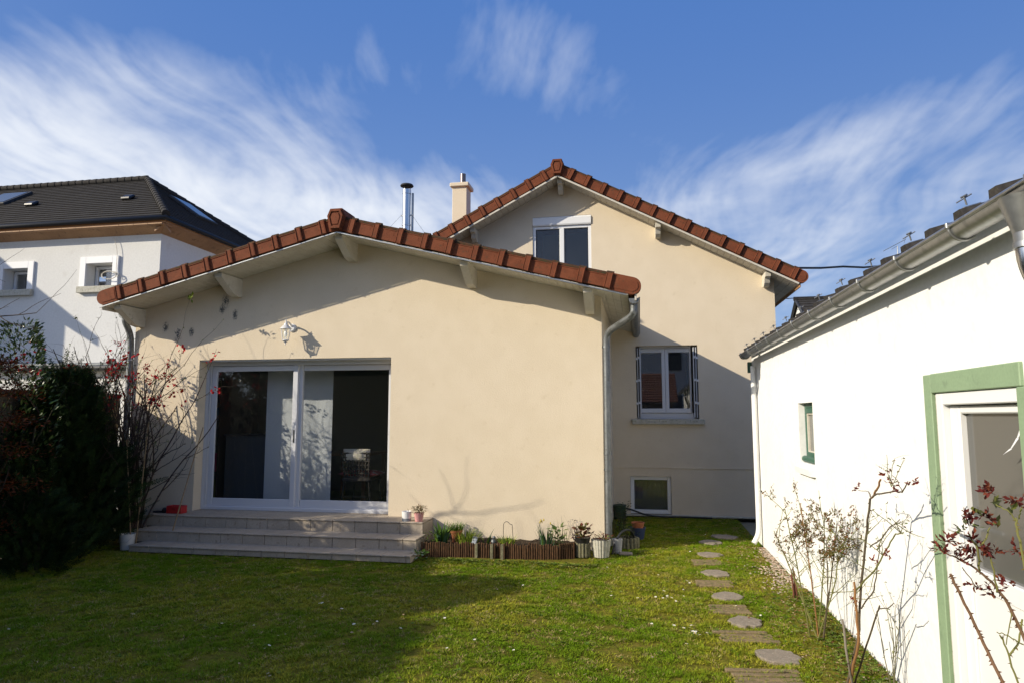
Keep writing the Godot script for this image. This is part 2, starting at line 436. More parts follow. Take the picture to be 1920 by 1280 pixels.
# upright wall in a plane of constant z with rectangular holes [x0, x1, y0, y1]; top(x) gives its upper edge
func wall_sheet(mb: MB, x0: float, x1: float, kinks: Array, holes: Array, top: Callable, z0: float, z1: float, y0 := 0.0) -> void:
	var xs := [x0, x1]
	for k in kinks:
		if k > x0 and k < x1: xs.append(k)
	for hh in holes:
		for q in [hh[0], hh[1]]:
			if q > x0 and q < x1 and not xs.has(q): xs.append(q)
	xs.sort()
	for i in xs.size() - 1:
		var a: float = xs[i]; var b: float = xs[i + 1]; var mid := (a + b) * 0.5
		var hs := []
		for hh in holes:
			if mid > hh[0] and mid < hh[1]: hs.append(hh)
		hs.sort_custom(func(p, q): return p[2] < q[2])
		var y := y0
		for hh in hs:
			if hh[2] > y + 1e-4:
				mb.quad(V(a, y, z1), V(b, y, z1), V(b, hh[2], z1), V(a, hh[2], z1))
				mb.quad(V(b, y, z0), V(a, y, z0), V(a, hh[2], z0), V(b, hh[2], z0))
			y = hh[3]
		var ta: float = top.call(a); var tb: float = top.call(b)
		mb.quad(V(a, y, z1), V(b, y, z1), V(b, tb, z1), V(a, ta, z1))
		mb.quad(V(b, y, z0), V(a, y, z0), V(a, ta, z0), V(b, tb, z0))
		mb.quad(V(a, ta, z1), V(b, tb, z1), V(b, tb, z0), V(a, ta, z0))
	for hh in holes:
		mb.quad(V(hh[0], hh[2], z1), V(hh[0], hh[3], z1), V(hh[0], hh[3], z0), V(hh[0], hh[2], z0))
		mb.quad(V(hh[1], hh[2], z0), V(hh[1], hh[3], z0), V(hh[1], hh[3], z1), V(hh[1], hh[2], z1))
		mb.quad(V(hh[0], hh[3], z0), V(hh[0], hh[3], z1), V(hh[1], hh[3], z1), V(hh[1], hh[3], z0))
		if hh[2] > y0 + 1e-4: mb.quad(V(hh[0], hh[2], z1), V(hh[0], hh[2], z0), V(hh[1], hh[2], z0), V(hh[1], hh[2], z1))
	mb.quad(V(x0, y0, z0), V(x0, y0, z1), V(x0, top.call(x0), z1), V(x0, top.call(x0), z0))
	mb.quad(V(x1, y0, z1), V(x1, y0, z0), V(x1, top.call(x1), z0), V(x1, top.call(x1), z1))

# an interlocking verge tile; local x runs along the slope, y square to it, z outwards. s = +1: downhill is +x
func verge_tile(L: float, s: float, wob: float) -> ArrayMesh:
	var b := MB.new()
	var t := func(x: float, y: float, z: float) -> Transform3D: return T(V(x * s, y, z))
	b.cbox(t.call(L * 0.5, 0.105 + wob, -0.012), V(L + 0.02, 0.15, 0.024), 0.004)
	b.cbox(t.call(L * 0.47, 0.176 + wob, -0.008), V(L * 0.8, 0.012, 0.03), 0.003)
	# collar over the head of the next tile, with a lip on each side
	b.cbox(t.call(L - 0.034, 0.112 + wob, 0.004), V(0.062, 0.182, 0.044), 0.006)
	b.cbox(t.call(L - 0.003, 0.114 + wob, 0.011), V(0.013, 0.192, 0.052), 0.004)
	b.cbox(t.call(L - 0.068, 0.112 + wob, 0.007), V(0.010, 0.186, 0.046), 0.003)
	for q in [[L * 0.62, 0.135], [L * 0.63, 0.115], [L * 0.12, 0.10]]: b.cbox(t.call(q[0], q[1] + wob, 0.0), V(0.009, 0.011, 0.006), 0.002)
	return b.mesh()
func verge_roll(L: float, s: float, wob: float) -> ArrayMesh:
	var b := MB.new()
	b.tube([V(-0.01 * s, 0.196 + wob, -0.035), V((L - 0.02) * s, 0.196 + wob, -0.035)], [0.030, 0.031], 8)
	b.tube([V((L - 0.078) * s, 0.2 + wob, -0.035), V((L + 0.008) * s, 0.202 + wob, -0.035)], [0.039, 0.041], 8)
	return b.mesh()
func verge_end(L: float, s: float) -> ArrayMesh:
	var b := MB.new()
	var pts := []; var inner := []
	for k in 13:
		var a := -PI / 2 + PI * k / 12.0
		pts.append((L - 0.1 + cos(a) * 0.105) * 1.0); pts.append(0.118 + sin(a) * 0.103)
		inner.append(L - 0.1 + cos(a) * 0.072); inner.append(0.118 + sin(a) * 0.070)
	pts.append_array([-0.02, 0.221, -0.02, 0.015]); inner.append_array([0.035, 0.188, 0.035, 0.048])
	var tt := Transform3D(Basis(V(s, 0, 0), V(0, 1, 0), V(0, 0, s)), Vector3.ZERO)
	if s > 0:
		b.prism(P2(pts), tt, -0.10, 0.004); b.prism(P2(inner), tt, 0.0, 0.010)
	else:
		b.prism(P2(pts), tt, -0.004, 0.10); b.prism(P2(inner), tt, -0.010, 0.0)
	return b.mesh()
func slope_basis(pitch: float, s: float) -> Basis:
	var a := atan(pitch)
	var x := V(cos(a), -sin(a) * s, 0)
	return Basis(x, V(sin(a) * s, cos(a), 0), V(0, 0, 1))
func verge_run(roof: Node3D, ridge: Vector2, first: float, step: float, count: int, end_x: float, pitch: float, s: float, z: float) -> void:
	var L := step / cos(atan(pitch))
	var bs := slope_basis(pitch, s)
	var kinds := [verge_tile(L, s, 0.0), verge_tile(L, s, 0.004), verge_tile(L * 0.995, s, -0.003)]
	var rolls := [verge_roll(L, s, 0.0), verge_roll(L, s, 0.004), verge_roll(L * 0.995, s, -0.003)]
	for k in count:
		var low := first + s * step * k       # where this tile's collar ends
		var x0 := low - s * step
		var y0 := ridge.y - pitch * s * (x0 - ridge.x)
		var jig := Basis(Vector3.BACK, rf(-0.006, 0.006)) * Basis(Vector3.UP, rf(-0.012, 0.012))
		var vt := wpart(roof, "verge_tile", kinds[k % 3], M.tile)
		vt.transform = Transform3D(bs * jig, V(x0, y0, z + rf(-0.004, 0.004)) - roof_offset(roof))
		part(vt, "top_roll", rolls[k % 3], M.tile_lichen)
	var xe := first + s * step * (count - 1)
	var le := absf(end_x - xe) / cos(atan(pitch))
	wpart(roof, "verge_end_tile", verge_end(le, s), M.tile).transform = Transform3D(bs, V(xe, ridge.y - pitch * absf(xe - ridge.x), z) - roof_offset(roof))
func roof_offset(o: Node3D) -> Vector3:
	var off := Vector3.ZERO
	var q: Node = o
	while q != self:
		off += (q as Node3D).position; q = q.get_parent()
	return off
func shield(w: float, h: float, k: float) -> PackedVector2Array:
	return P2([-0.30 * w * k, -0.52 * h * k, 0.30 * w * k, -0.52 * h * k, 0.5 * w * k, 0.14 * h * k, 0.33 * w * k, 0.48 * h * k, -0.33 * w * k, 0.48 * h * k, -0.5 * w * k, 0.14 * h * k])
func ridge_block(roof: Node3D, c: Vector3, w: float, h: float) -> void:
	var b := MB.new()
	b.prism(shield(w, h, 1.0), T(c), -0.42, -0.02)
	b.prism(shield(w, h, 0.93), T(c), -0.02, 0.0)
	# raised rim round a sunken shield
	var o := shield(w, h, 0.86); var q := shield(w, h, 0.66)
	for i in o.size():
		var k := (i + 1) % o.size()
		b.prism(PackedVector2Array([o[i], o[k], q[k], q[i]]), T(c), 0.0, 0.016)
	b.prism(shield(w, h, 0.5), T(c), 0.0, 0.010)
	wpart(roof, "ridge_end_tile", b, M.tile)
func bracket(parent: Node3D, x: float, ytop: float, z: float, w: float, prof: Array, m: Material) -> void:
	var b := MB.new()
	# profile in (z, y) turned so that local x -> world z, local y -> up, extruded along -x ... +x
	var t := Transform3D(Basis(V(0, 0, 1), V(0, 1, 0), V(-1, 0, 0)), V(x, ytop, z))
	b.prism(P2(prof), t, -w * 0.5, w * 0.5)
	wpart(parent, "purlin_end", b, m)
# half-round gutter along z from z0 to z1 around (x, y), open above
func gutter_z(x: float, y: float, r: float, z0: float, z1: float, bead_side: float) -> MB:
	var b := MB.new()
	var n := 14
	for k in n:
		var a := PI + PI * k / n; var a2 := PI + PI * (k + 1) / n
		var d := V(cos(a), sin(a), 0); var d2 := V(cos(a2), sin(a2), 0)
		var o := V(x, y, 0)
		for rr in [[r, 1.0], [r - 0.004, -1.0]]:
			var p: Vector3 = o + d * float(rr[0]); var q: Vector3 = o + d2 * float(rr[0])
			if rr[1] > 0: b.squad(p + V(0, 0, z1), p + V(0, 0, z0), q + V(0, 0, z0), q + V(0, 0, z1), d, d, d2, d2)
			else: b.squad(p + V(0, 0, z0), p + V(0, 0, z1), q + V(0, 0, z1), q + V(0, 0, z0), -d, -d, -d2, -d2)
	b.tube([V(x + bead_side * r, y + 0.004, z0), V(x + bead_side * r, y + 0.004, z1)], [0.010, 0.010], 8)
	# end plates
	for ze in [z0, z1]:
		var pts := PackedVector2Array()
		for k in n + 1: pts.append(Vector2(x + cos(PI + PI * k / n) * r, y + sin(PI + PI * k / n) * r))
		b.prism(pts, Transform3D(), ze - 0.003, ze + 0.003)
	return b
func bend(pts: Array, per := 5) -> Array:
	# smooth the corners of a polyline
	var o := [pts[0]]
	for i in range(1, pts.size() - 1):
		var p: Vector3 = pts[i]; var a: Vector3 = pts[i - 1]; var c: Vector3 = pts[i + 1]
		var ra := minf(0.12, (a - p).length() * 0.45); var rc := minf(0.12, (c - p).length() * 0.45)
		var s := p + (a - p).normalized() * ra; var e := p + (c - p).normalized() * rc
		for k in per + 1:
			var t := float(k) / per
			o.append(s.lerp(p, t).lerp(p.lerp(e, t), t))
	o.append(pts[-1])
	return o
func pipe(pts: Array, r: float, sides := 14) -> MB:
	var b := MB.new()
	var q := bend(pts)
	var rr := []
	for i in q.size(): rr.append(r)
	b.tube(q, rr, sides)
	return b
func pane(parent: Node3D, x0: float, x1: float, y0: float, y1: float, z: float, double := true) -> void:
	var b := MB.new()
	b.box(V(x0, y0, z - 0.004), V(x1, y1, z))
	wpart(parent, "pane", b, M.glass)
	if double:
		var b2 := MB.new()
		b2.box(V(x0, y0, z - 0.024), V(x1, y1, z - 0.020))
		wpart(parent, "pane", b2, M.glass)
# a rectangular frame of four bars, outer edge x0..x1, y0..y1
func frame_xy(b: MB, x0: float, x1: float, y0: float, y1: float, w: float, z0: float, z1: float, bev := 0.006) -> void:
	b.box(V(x0, y0, z0), V(x0 + w, y1, z1), bev); b.box(V(x1 - w, y0, z0), V(x1, y1, z1), bev)
	b.box(V(x0 + w, y0, z0), V(x1 - w, y0 + w, z1), bev); b.box(V(x0 + w, y1 - w, z0), V(x1 - w, y1, z1), bev)

# ---------------- the extension
const ER := Vector2(-3.832, 4.019)
func ext_soffit(x: float) -> float: return ER.y - 0.255 * absf(x - ER.x)
func build_extension() -> void:
	var e := thing("house_extension", "single-storey cream rendered extension with low gable and sliding glass door", "extension", V(-3.835, 0, -1.5))
	var top := func(x: float) -> float: return ext_soffit(x) + 0.05
	var w := MB.new()
	wall_sheet(w, -7.21, -0.46, [ER.x], [[-6.147, -3.28, 0.0, 2.436]], top, -0.25, 0.0)
	wpart(e, "front_wall", w, M.stucco)
	w = MB.new()
	w.box(V(-0.71, 0, HZ), V(-0.46, ext_soffit(-0.46), -0.25))
	wpart(e, "side_wall", w, M.stucco)
	w = MB.new()
	w.box(V(-7.21, 0, HZ), V(-6.96, ext_soffit(-7.21), -0.25))
	wpart(e, "side_wall", w, M.stucco)
	w = MB.new()
	wall_sheet(w, -6.96, -0.71, [ER.x], [], top, HZ + 0.01, HZ + 0.2)
	wpart(e, "back_wall", w, M.room)
	# roof: slab, tiles of the verge, ridge
	var rb := MB.new()
	var ys := func(x: float, up: float) -> float: return ext_soffit(x) + up
	rb.prism(P2([-7.27, ys.call(-7.27, 0.03), ER.x, ER.y + 0.03, -0.04, ys.call(-0.04, 0.03), -0.02, ys.call(-0.02, 0.19), ER.x, ER.y + 0.19, -7.29, ys.call(-7.29, 0.19)]), Transform3D(), HZ + 0.012, 0.555)
	var roof := wpart(e, "roof", rb, M.tile_lichen)
	verge_run(roof, ER, -3.615, 0.328, 11, 0.005, 0.255, 1.0, 0.60)
	verge_run(roof, ER, -4.03, 0.331, 10, -7.315, 0.255, -1.0, 0.60)
	ridge_block(roof, V(ER.x, 4.185, 0.655), 0.245, 0.29)
	for k in 9:
		var rt := MB.new()
		rt.tube([V(ER.x, ER.y + 0.19, 0.22 - k * 0.37), V(ER.x, ER.y + 0.195, -0.18 - k * 0.37)], [0.10, 0.088], 10)
		wpart(roof, "ridge_tile", rt, M.tile_lichen)
	# boards under the eaves and verge
	var bd := MB.new(); bd.cbox(T(V(0, 0.008, 0)), V(0.098, 0.014, 0.585), 0.004)
	var bm := bd.mesh()
	var bl := MB.new(); bl.cbox(T(V(0, 0.008, 0)), V(0.098, 0.014, 3.66), 0.004)
	var blm := bl.mesh()
	for s in [-1.0, 1.0]:
		var lim := 3.40 if s < 0 else 3.72
		var u := 0.052
		while u < lim / cos(atan(0.255)):
			var x: float = ER.x + s * u * cos(atan(0.255))
			var over: bool = x > -0.47 or x < -7.2
			var pt := wpart(e, "soffit_board", blm if over else bm, M.soffit)
			pt.transform = Transform3D(slope_basis(0.255, s), V(x, ext_soffit(x), -1.24 if over else 0.2955) - e.position)
			u += 0.101
		var st := MB.new()
		var len := (3.47 if s < 0 else 3.70) / cos(atan(0.255))
		st.cbox(T(V(s * len * 0.5, -0.002, 0)), V(len, 0.017, 0.014), 0.003)
		wpart(e, "verge_flashing", st, M.zinc).transform = Transform3D(slope_basis(0.255, s), V(ER.x, ER.y, 0.597) - e.position)
	var eb := MB.new(); eb.box(V(-0.035, ext_soffit(-0.02) - 0.04, HZ + 0.02), V(-0.012, ext_soffit(-0.02) + 0.06, 0.58), 0.003)
	wpart(e, "eaves_board", eb, M.old_white)
	eb = MB.new(); eb.box(V(-7.29, ext_soffit(-7.28) - 0.04, HZ + 0.02), V(-7.268, ext_soffit(-7.28) + 0.06, 0.58), 0.003)
	wpart(e, "eaves_board", eb, M.old_white)
	var prof := [0.0, 0.0, 0.0, -0.25, 0.07, -0.262, 0.20, -0.235, 0.50, -0.055, 0.50, 0.0]
	prof = [0.0, -0.25, 0.07, -0.262, 0.20, -0.235, 0.50, -0.055, 0.50, 0.0, 0.0, 0.0]
	for x in [-7.11, -5.58, -3.85, -2.15, -0.60]: bracket(e, x, ext_soffit(x) - 0.004, 0.0, 0.105, prof, M.old_white)
	# rainwater
	wpart(e, "gutter", gutter_z(-0.045, 3.035, 0.062, HZ + 0.03, 0.56, 1.0), M.zinc_old)
	wpart(e, "gutter", gutter_z(-7.27, 3.085, 0.05, HZ + 0.03, 0.22, -1.0), M.zinc_old)
	var dp := wpart(e, "downspout", pipe([V(-0.05, 2.99, 0.40), V(-0.05, 2.86, 0.40), V(-0.40, 2.70, 0.0), V(-0.405, 2.45, -0.03), V(-0.41, 0.06, -0.03)], 0.043), M.zinc_old)
	for y in [2.52, 1.18, 0.98]:
		var cl := MB.new(); cl.lathe(T(V(-0.408, y, -0.03)), [Vector2(0.044, -0.014), Vector2(0.05, -0.012), Vector2(0.05, 0.012), Vector2(0.044, 0.014)], 14)
		cl.box(V(-0.46, y - 0.008, -0.04), V(-0.44, y + 0.008, -0.02))
		wpart(dp, "pipe_clip", cl, M.zinc_old)
	dp = wpart(e, "downspout", pipe([V(-7.275, 3.06, 0.15), V(-7.27, 2.99, 0.15), V(-7.255, 2.82, 0.04), V(-7.255, 2.6, 0.02), V(-7.255, 0.06, 0.02)], 0.043), M.zinc_old)
	for y in [2.45, 1.3]:
		var cl2 := MB.new(); cl2.lathe(T(V(-7.255, y, 0.02)), [Vector2(0.044, -0.014), Vector2(0.05, -0.012), Vector2(0.05, 0.012), Vector2(0.044, 0.014)], 14)
		wpart(dp, "pipe_clip", cl2, M.zinc)
	# stove flue
	var f := MB.new()
	f.lathe(T(V(-3.455, 3.9, -1.0)), [Vector2(0.062, 0), Vector2(0.062, 0.62), Vector2(0.067, 0.625), Vector2(0.067, 0.65), Vector2(0.062, 0.655), Vector2(0.062, 1.12), Vector2(0.066, 1.125), Vector2(0.066, 1.19), Vector2(0.05, 1.19)], 24)
	var fl := wpart(e, "stove_flue", f, M.steel)
	f = MB.new(); f.lathe(T(V(-3.455, 5.10, -1.0)), [Vector2(0.0, 0.03), Vector2(0.098, 0.045), Vector2(0.103, 0.055), Vector2(0.09, 0.075), Vector2(0.0, 0.085)], 24)
	for k in 3:
		var a := TAU * k / 3.0
		f.box(V(-3.455 + cos(a) * 0.055 - 0.004, 5.06, -1.0 + sin(a) * 0.055 - 0.004), V(-3.455 + cos(a) * 0.055 + 0.004, 5.16, -1.0 + sin(a) * 0.055 + 0.004))
	wpart(fl, "rain_cap", f, M.dark)
	f = MB.new(); f.tube([V(-3.365, 3.95, -1.02), V(-3.365, 5.04, -1.02)], [0.018, 0.018], 10)
	f.box(V(-3.54, 4.68, -1.01), V(-3.35, 4.70, -0.99))
	wpart(fl, "mast", f, M.zinc)
	for s in [-1.0, 1.0]:
		f = MB.new(); f.tube([V(-3.455 + s * 0.09, 4.69, -1.0), V(-3.455 + s * 0.55, 4.0, -0.95 - 0.3 * s)], [0.002, 0.002], 4)
		wpart(fl, "guy_wire", f, M.zinc)
	build_sliding_door(e)
	# old marks on the render: dark mould left where a climber was torn off
	var spots := [[-5.78, 3.27, 0.055, 0.09], [-5.83, 3.15, 0.035, 0.05], [-5.62, 3.07, 0.032, 0.06], [-6.52, 2.80, 0.05, 0.10], [-6.72, 2.92, 0.04, 0.06], [-6.30, 2.84, 0.03, 0.05]]
	for q in spots:
		var sm := MB.new()
		for k in 190:
			var a := rf(0, TAU); var r := pow(rng.randf(), 0.6) * 1.5
			var p := V(q[0] + cos(a) * r * q[2], q[1] + sin(a) * r * q[3], 0.0015 + rf(0, 0.0015))
			var g := rf(0.06, 0.17); sm.col = Color(g, g * 0.95, g * 0.85)
			var sz := rf(0.002, 0.008) * (1.75 - r)
			var ph := rf(0, TAU)
			sm.tri(p + V(cos(ph), sin(ph) * 1.5, 0) * sz, p + V(cos(ph + 2.2), sin(ph + 2.2) * 1.5, 0) * sz, p + V(cos(ph + 4.1), sin(ph + 4.1) * 1.5, 0) * sz)
		wpart(e, "stain", sm, M.paint).set_meta("kind", "stuff")

func build_sliding_door(e: Node3D) -> void:
	# outer frame in the opening, two sashes on two tracks
	var x0 := -6.147; var x1 := -3.28; var y0 := 0.345; var y1 := 2.436
	var f := MB.new()
	f.box(V(x0, y0, -0.30), V(x0 + 0.045, y1, -0.17), 0.004)
	f.box(V(x1 - 0.045, y0, -0.30), V(x1, y1, -0.17), 0.004)
	f.box(V(x0 + 0.045, y1 - 0.07, -0.30), V(x1 - 0.045, y1, -0.17), 0.004)
	f.box(V(x0 + 0.045, y0, -0.30), V(x1 - 0.045, y0 + 0.045, -0.16), 0.004)
	for z in [-0.19, -0.25]: f.box(V(x0 + 0.05, y0 + 0.045, z - 0.004), V(x1 - 0.05, y0 + 0.06, z + 0.004))
	for x in [x0 + 0.0475, x0 + 0.066]: f.box(V(x, y0 + 0.045, -0.215), V(x + 0.008, y1 - 0.07, -0.172), 0.002)
	var d := wpart(e, "sliding_door", f, M.grey_pvc)
	# left sash runs in front
	f = MB.new()
	var zf := -0.20; var zb := -0.235
	f.box(V(x0 + 0.078, y0 + 0.05, zb), V(x0 + 0.155, y1 - 0.075, zf), 0.005)
	f.box(V(-4.80, y0 + 0.05, zb), V(-4.725, y1 - 0.06, zf + 0.012), 0.005)
	f.box(V(x0 + 0.155, y0 + 0.05, zb), V(-4.80, y0 + 0.155, zf), 0.005)
	f.box(V(x0 + 0.155, y1 - 0.15, zb), V(-4.80, y1 - 0.075, zf), 0.005)
	var s := wpart(d, "sash", f, M.grey_pvc)
	# right sash behind
	zf = -0.245; zb = -0.28
	f = MB.new()
	f.box(V(-4.735, y0 + 0.05, zb), V(-4.672, y1 - 0.06, zf + 0.02), 0.005)
	f.box(V(x1 - 0.12, y0 + 0.05, zb), V(x1 - 0.047, y1 - 0.075, zf), 0.005)
	f.box(V(-4.672, y0 + 0.05, zb), V(x1 - 0.12, y0 + 0.15, zf), 0.005)
	f.box(V(-4.672, y1 - 0.15, zb), V(x1 - 0.12, y1 - 0.072, zf), 0.005)
	wpart(d, "sash", f, M.grey_pvc)
	pane_in(d, -6.0, -4.79, 0.49, 2.295, -0.214)
	pane_in(d, -4.68, -3.39, 0.485, 2.295, -0.258)
	f = MB.new(); f.box(V(-4.772, 1.28, -0.196), V(-4.752, 1.46, -0.182), 0.004)
	wpart(s, "handle", f, M.dark)
	f = MB.new(); f.box(V(x0, y1 - 0.02, -0.165), V(x1, y1, -0.03), 0.0)
	wpart(d, "shutter_slot", f, M.grey_pvc)
func pane_in(d: Node3D, x0: float, x1: float, y0: float, y1: float, z: float) -> void: pane(d, x0, x1, y0, y1, z, false)

# ---------------- the house behind
const HR := Vector2(-1.325, 5.77)
const HP := 0.525
func house_soffit(x: float) -> float: return HR.y - HP * absf(x - HR.x)
func build_house() -> void:
	var h := thing("house", "tall cream rendered house with steep brown tiled gable behind the extension", "house", V(-1.3, 0, -7.0))
	var top := func(x: float) -> float: return house_soffit(x) + 0.04
	var w := MB.new()
	wall_sheet(w, -4.83, 2.235, [HR.x], [[-1.826, -0.781, 3.90, 5.175], [-0.054, 0.968, 1.600, 2.834], [-0.185, 0.486, 0.012, 0.649]], top, HZ - 0.3, HZ)
	wpart(h, "front_wall", w, M.stucco_house)
	w = MB.new(); w.box(V(1.935, 0, -11), V(2.235, house_soffit(2.235) + 0.03, HZ - 0.3)); wpart(h, "side_wall", w, M.stucco_house)
	w = MB.new(); w.box(V(-4.83, 0, -11), V(-4.53, house_soffit(-4.83) + 0.03, HZ - 0.3)); wpart(h, "side_wall", w, M.stucco_house)
	w = MB.new(); wall_sheet(w, -4.53, 1.935, [HR.x], [], top, -11.0, -10.75); wpart(h, "back_wall", w, M.stucco_house)
	w = MB.new(); w.box(V(-0.46, 0.784, HZ), V(2.235, 0.796, HZ + 0.012), 0.003); wpart(h, "plinth_joint", w, M.stucco_house)
	w = MB.new(); w.box(V(-0.455, 0.0, HZ), V(2.235, 0.03, HZ + 0.05), 0.008); wpart(h, "footing", w, M.concrete)
	var zf := HZ + 0.42
	var rb := MB.new()
	rb.prism(P2([-5.21, house_soffit(-5.21) + 0.03, HR.x, HR.y + 0.03, 2.56, house_soffit(2.56) + 0.03, 2.58, house_soffit(2.58) + 0.2, HR.x, HR.y + 0.2, -5.23, house_soffit(-5.23) + 0.2]), Transform3D(), -11.4, zf - 0.045)
	var roof := wpart(h, "roof", rb, M.tile)
	verge_run(roof, HR, -1.115, 0.274, 14, 2.61, HP, 1.0, zf)
	verge_run(roof, HR, -1.53, 0.274, 13, -5.25, HP, -1.0, zf)
	ridge_block(roof, V(HR.x, 5.925, zf + 0.045), 0.235, 0.285)
	for k in 10:
		var rt := MB.new()
		rt.tube([V(HR.x, HR.y + 0.2, zf - 0.36 - k * 0.37), V(HR.x, HR.y + 0.205, zf - 0.76 - k * 0.37)], [0.10, 0.088], 10)
		wpart(roof, "ridge_tile", rt, M.tile)
	var bd := MB.new(); bd.cbox(T(V(0, 0.008, 0)), V(0.112, 0.014, 0.40), 0.004)
	var bm := bd.mesh()
	var bl := MB.new(); bl.cbox(T(V(0, 0.008, 0)), V(0.112, 0.014, 8.2), 0.004)
	var blm := bl.mesh()
	for s in [-1.0, 1.0]:
		var u := 0.06
		while u < 3.84 / cos(atan(HP)):
			var x: float = HR.x + s * u * cos(atan(HP))
			var over: bool = x > 2.24 or x < -4.84
			var pt := wpart(h, "soffit_board", blm if over else bm, M.soffit)
			pt.transform = Transform3D(slope_basis(HP, s), V(x, house_soffit(x), zf - 0.02 - 4.1 if over else zf - 0.22) - h.position)
			u += 0.115
		var st := MB.new()
		var len := 3.86 / cos(atan(HP))
		st.cbox(T(V(s * len * 0.5, -0.002, 0)), V(len, 0.03, 0.014), 0.003)
		wpart(h, "verge_flashing", st, M.old_white).transform = Transform3D(slope_basis(HP, s), V(HR.x, HR.y, zf - 0.005) - h.position)
	var eb := MB.new(); eb.box(V(2.545, house_soffit(2.55) - 0.05, -11.3), V(2.565, house_soffit(2.55) + 0.04, zf - 0.03), 0.003)
	wpart(h, "eaves_board", eb, M.wood_eave)
	var prof := [0.0, -0.19, 0.05, -0.215, 0.13, -0.21, 0.20, -0.165, 0.24, -0.09, 0.315, -0.075, 0.325, 0.0, 0.0, 0.0]
	for x in [-2.86, -1.30, 0.36, 2.09]: bracket(h, x, house_soffit(x) - 0.004, HZ, 0.085, prof, M.old_white)
	# chimney of the house, seen over the verge
	var ch := MB.new(); ch.box(V(-4.14, 3.9, -6.38), V(-3.80, 6.86, -6.0), 0.008)
	var c := wpart(h, "chimney", ch, M.stucco_house)
	ch = MB.new(); ch.box(V(-4.19, 6.86, -6.44), V(-3.745, 6.955, -5.94), 0.015); wpart(c, "chimney_cap", ch, M.stucco_house)
	ch = MB.new(); ch.lathe(T(V(-3.94, 6.955, -6.19)), [Vector2(0.066, 0), Vector2(0.066, 0.27), Vector2(0.056, 0.27), Vector2(0.056, 0.1)], 18); wpart(c, "flue_pipe", ch, mat(0.20, 0.16, 0.15, 0.35, 0.9))
	# upper window with shutter box
	var f := MB.new()
	frame_xy(f, -1.826, -0.781, 3.90, 5.008, 0.055, HZ - 0.09, HZ - 0.02)
	f.box(V(-1.345, 3.955, HZ - 0.085), V(-1.262, 4.953, HZ - 0.012), 0.006)
	var wn := wpart(h, "upper_window", f, M.white_pvc)
	f = MB.new()
	frame_xy(f, -1.771, -1.345, 3.955, 4.953, 0.012, HZ - 0.075, HZ - 0.035, 0.003); frame_xy(f, -1.262, -0.836, 3.955, 4.953, 0.012, HZ - 0.075, HZ - 0.035, 0.003)
	wpart(wn, "glazing_bead", f, M.dark)
	pane(wn, -1.762, -1.352, 3.965, 4.945, HZ - 0.045, false); pane(wn, -1.255, -0.845, 3.965, 4.945, HZ - 0.045, false)
	f = MB.new()
	f.prism(P2([-0.16, 5.008, 0.012, 5.008, 0.022, 5.03, 0.022, 5.14, 0.0, 5.170, -0.16, 5.170]), Transform3D(Basis(V(0, 0, 1), V(0, 1, 0), V(-1, 0, 0)), V(0, 0, HZ)), 0.785, 1.822)
	wpart(wn, "shutter_box", f, M.white_pvc)
	f = MB.new(); f.box(V(-1.80, 3.9, HZ - 1.2), V(-0.8, 5.16, HZ - 1.15)); wpart(wn, "room_shade_sheet", f, M.dark)  # dark sheet added to stand in for the unlit room behind the glass
	# ground-floor window, its folded shutters and sill
	f = MB.new()
	f.box(V(0.002, 1.70, HZ - 0.19), V(0.016, 2.80, HZ - 0.13), 0.003); f.box(V(0.852, 1.70, HZ - 0.19), V(0.866, 2.80, HZ - 0.13), 0.003)
	f.box(V(0.002, 2.80, HZ - 0.19), V(0.866, 2.833, HZ - 0.13), 0.003); f.box(V(-0.05, 1.602, HZ - 0.2), V(0.965, 1.70, HZ - 0.14), 0.004)
	wn = wpart(h, "lower_window", f, M.grey_pvc)
	for q in [[0.018, 0.030, 0.377, 0.432], [0.436, 0.492, 0.838, 0.850]]:
		f = MB.new()
		f.box(V(q[0], 1.704, HZ - 0.18), V(q[1], 2.796, HZ - 0.115), 0.004); f.box(V(q[2], 1.704, HZ - 0.18), V(q[3], 2.796, HZ - 0.115), 0.004)
		f.box(V(q[1], 1.704, HZ - 0.18), V(q[2], 1.777, HZ - 0.115), 0.004); f.box(V(q[1], 2.727, HZ - 0.18), V(q[2], 2.796, HZ - 0.115), 0.004)
		var sh := wpart(wn, "sash", f, M.grey_pvc)
		pane(sh, q[1], q[2], 1.777, 2.727, HZ - 0.14)
	f = MB.new(); f.box(V(0.04, 1.66, HZ - 1.3), V(0.88, 2.8, HZ - 1.25)); wpart(wn, "room_shade_panel", f, M.dark)  # added dark panel: the gloom of the room given as colour
	for s in [0, 1]:
		for k in 4:
			var lf := MB.new()
			var xx: float = (-0.044 + k * 0.019) if s == 0 else (0.958 - k * 0.019)
			lf.box(V(xx - 0.006, 1.625, HZ - 0.12), V(xx + 0.006, 2.80, HZ - 0.004), 0.002)
			var leafp := wpart(wn, "shutter_leaf", lf, M.dark if k % 2 == 0 else M.grey_pvc)
			if k % 2 == 0:
				for y in [1.86, 2.24, 2.62]:
					var hg := MB.new(); hg.box(V(xx - 0.016, y - 0.02 + k * 0.006, HZ - 0.01), V(xx + 0.016, y + 0.02 + k * 0.006, HZ + 0.008), 0.003)
					wpart(leafp, "hinge", hg, M.grey_pvc)
	f = MB.new(); f.box(V(-0.136, 1.511, HZ - 0.14), V(1.045, 1.598, HZ + 0.07), 0.008); wpart(wn, "sill", f, M.concrete)
	# cellar window
	f = MB.new(); frame_xy(f, -0.183, 0.484, 0.032, 0.647, 0.062, HZ - 0.13, HZ - 0.05); wn = wpart(h, "cellar_window", f, M.white_pvc)
	pane(wn, -0.122, 0.423, 0.093, 0.586, HZ - 0.08)
	f = MB.new()
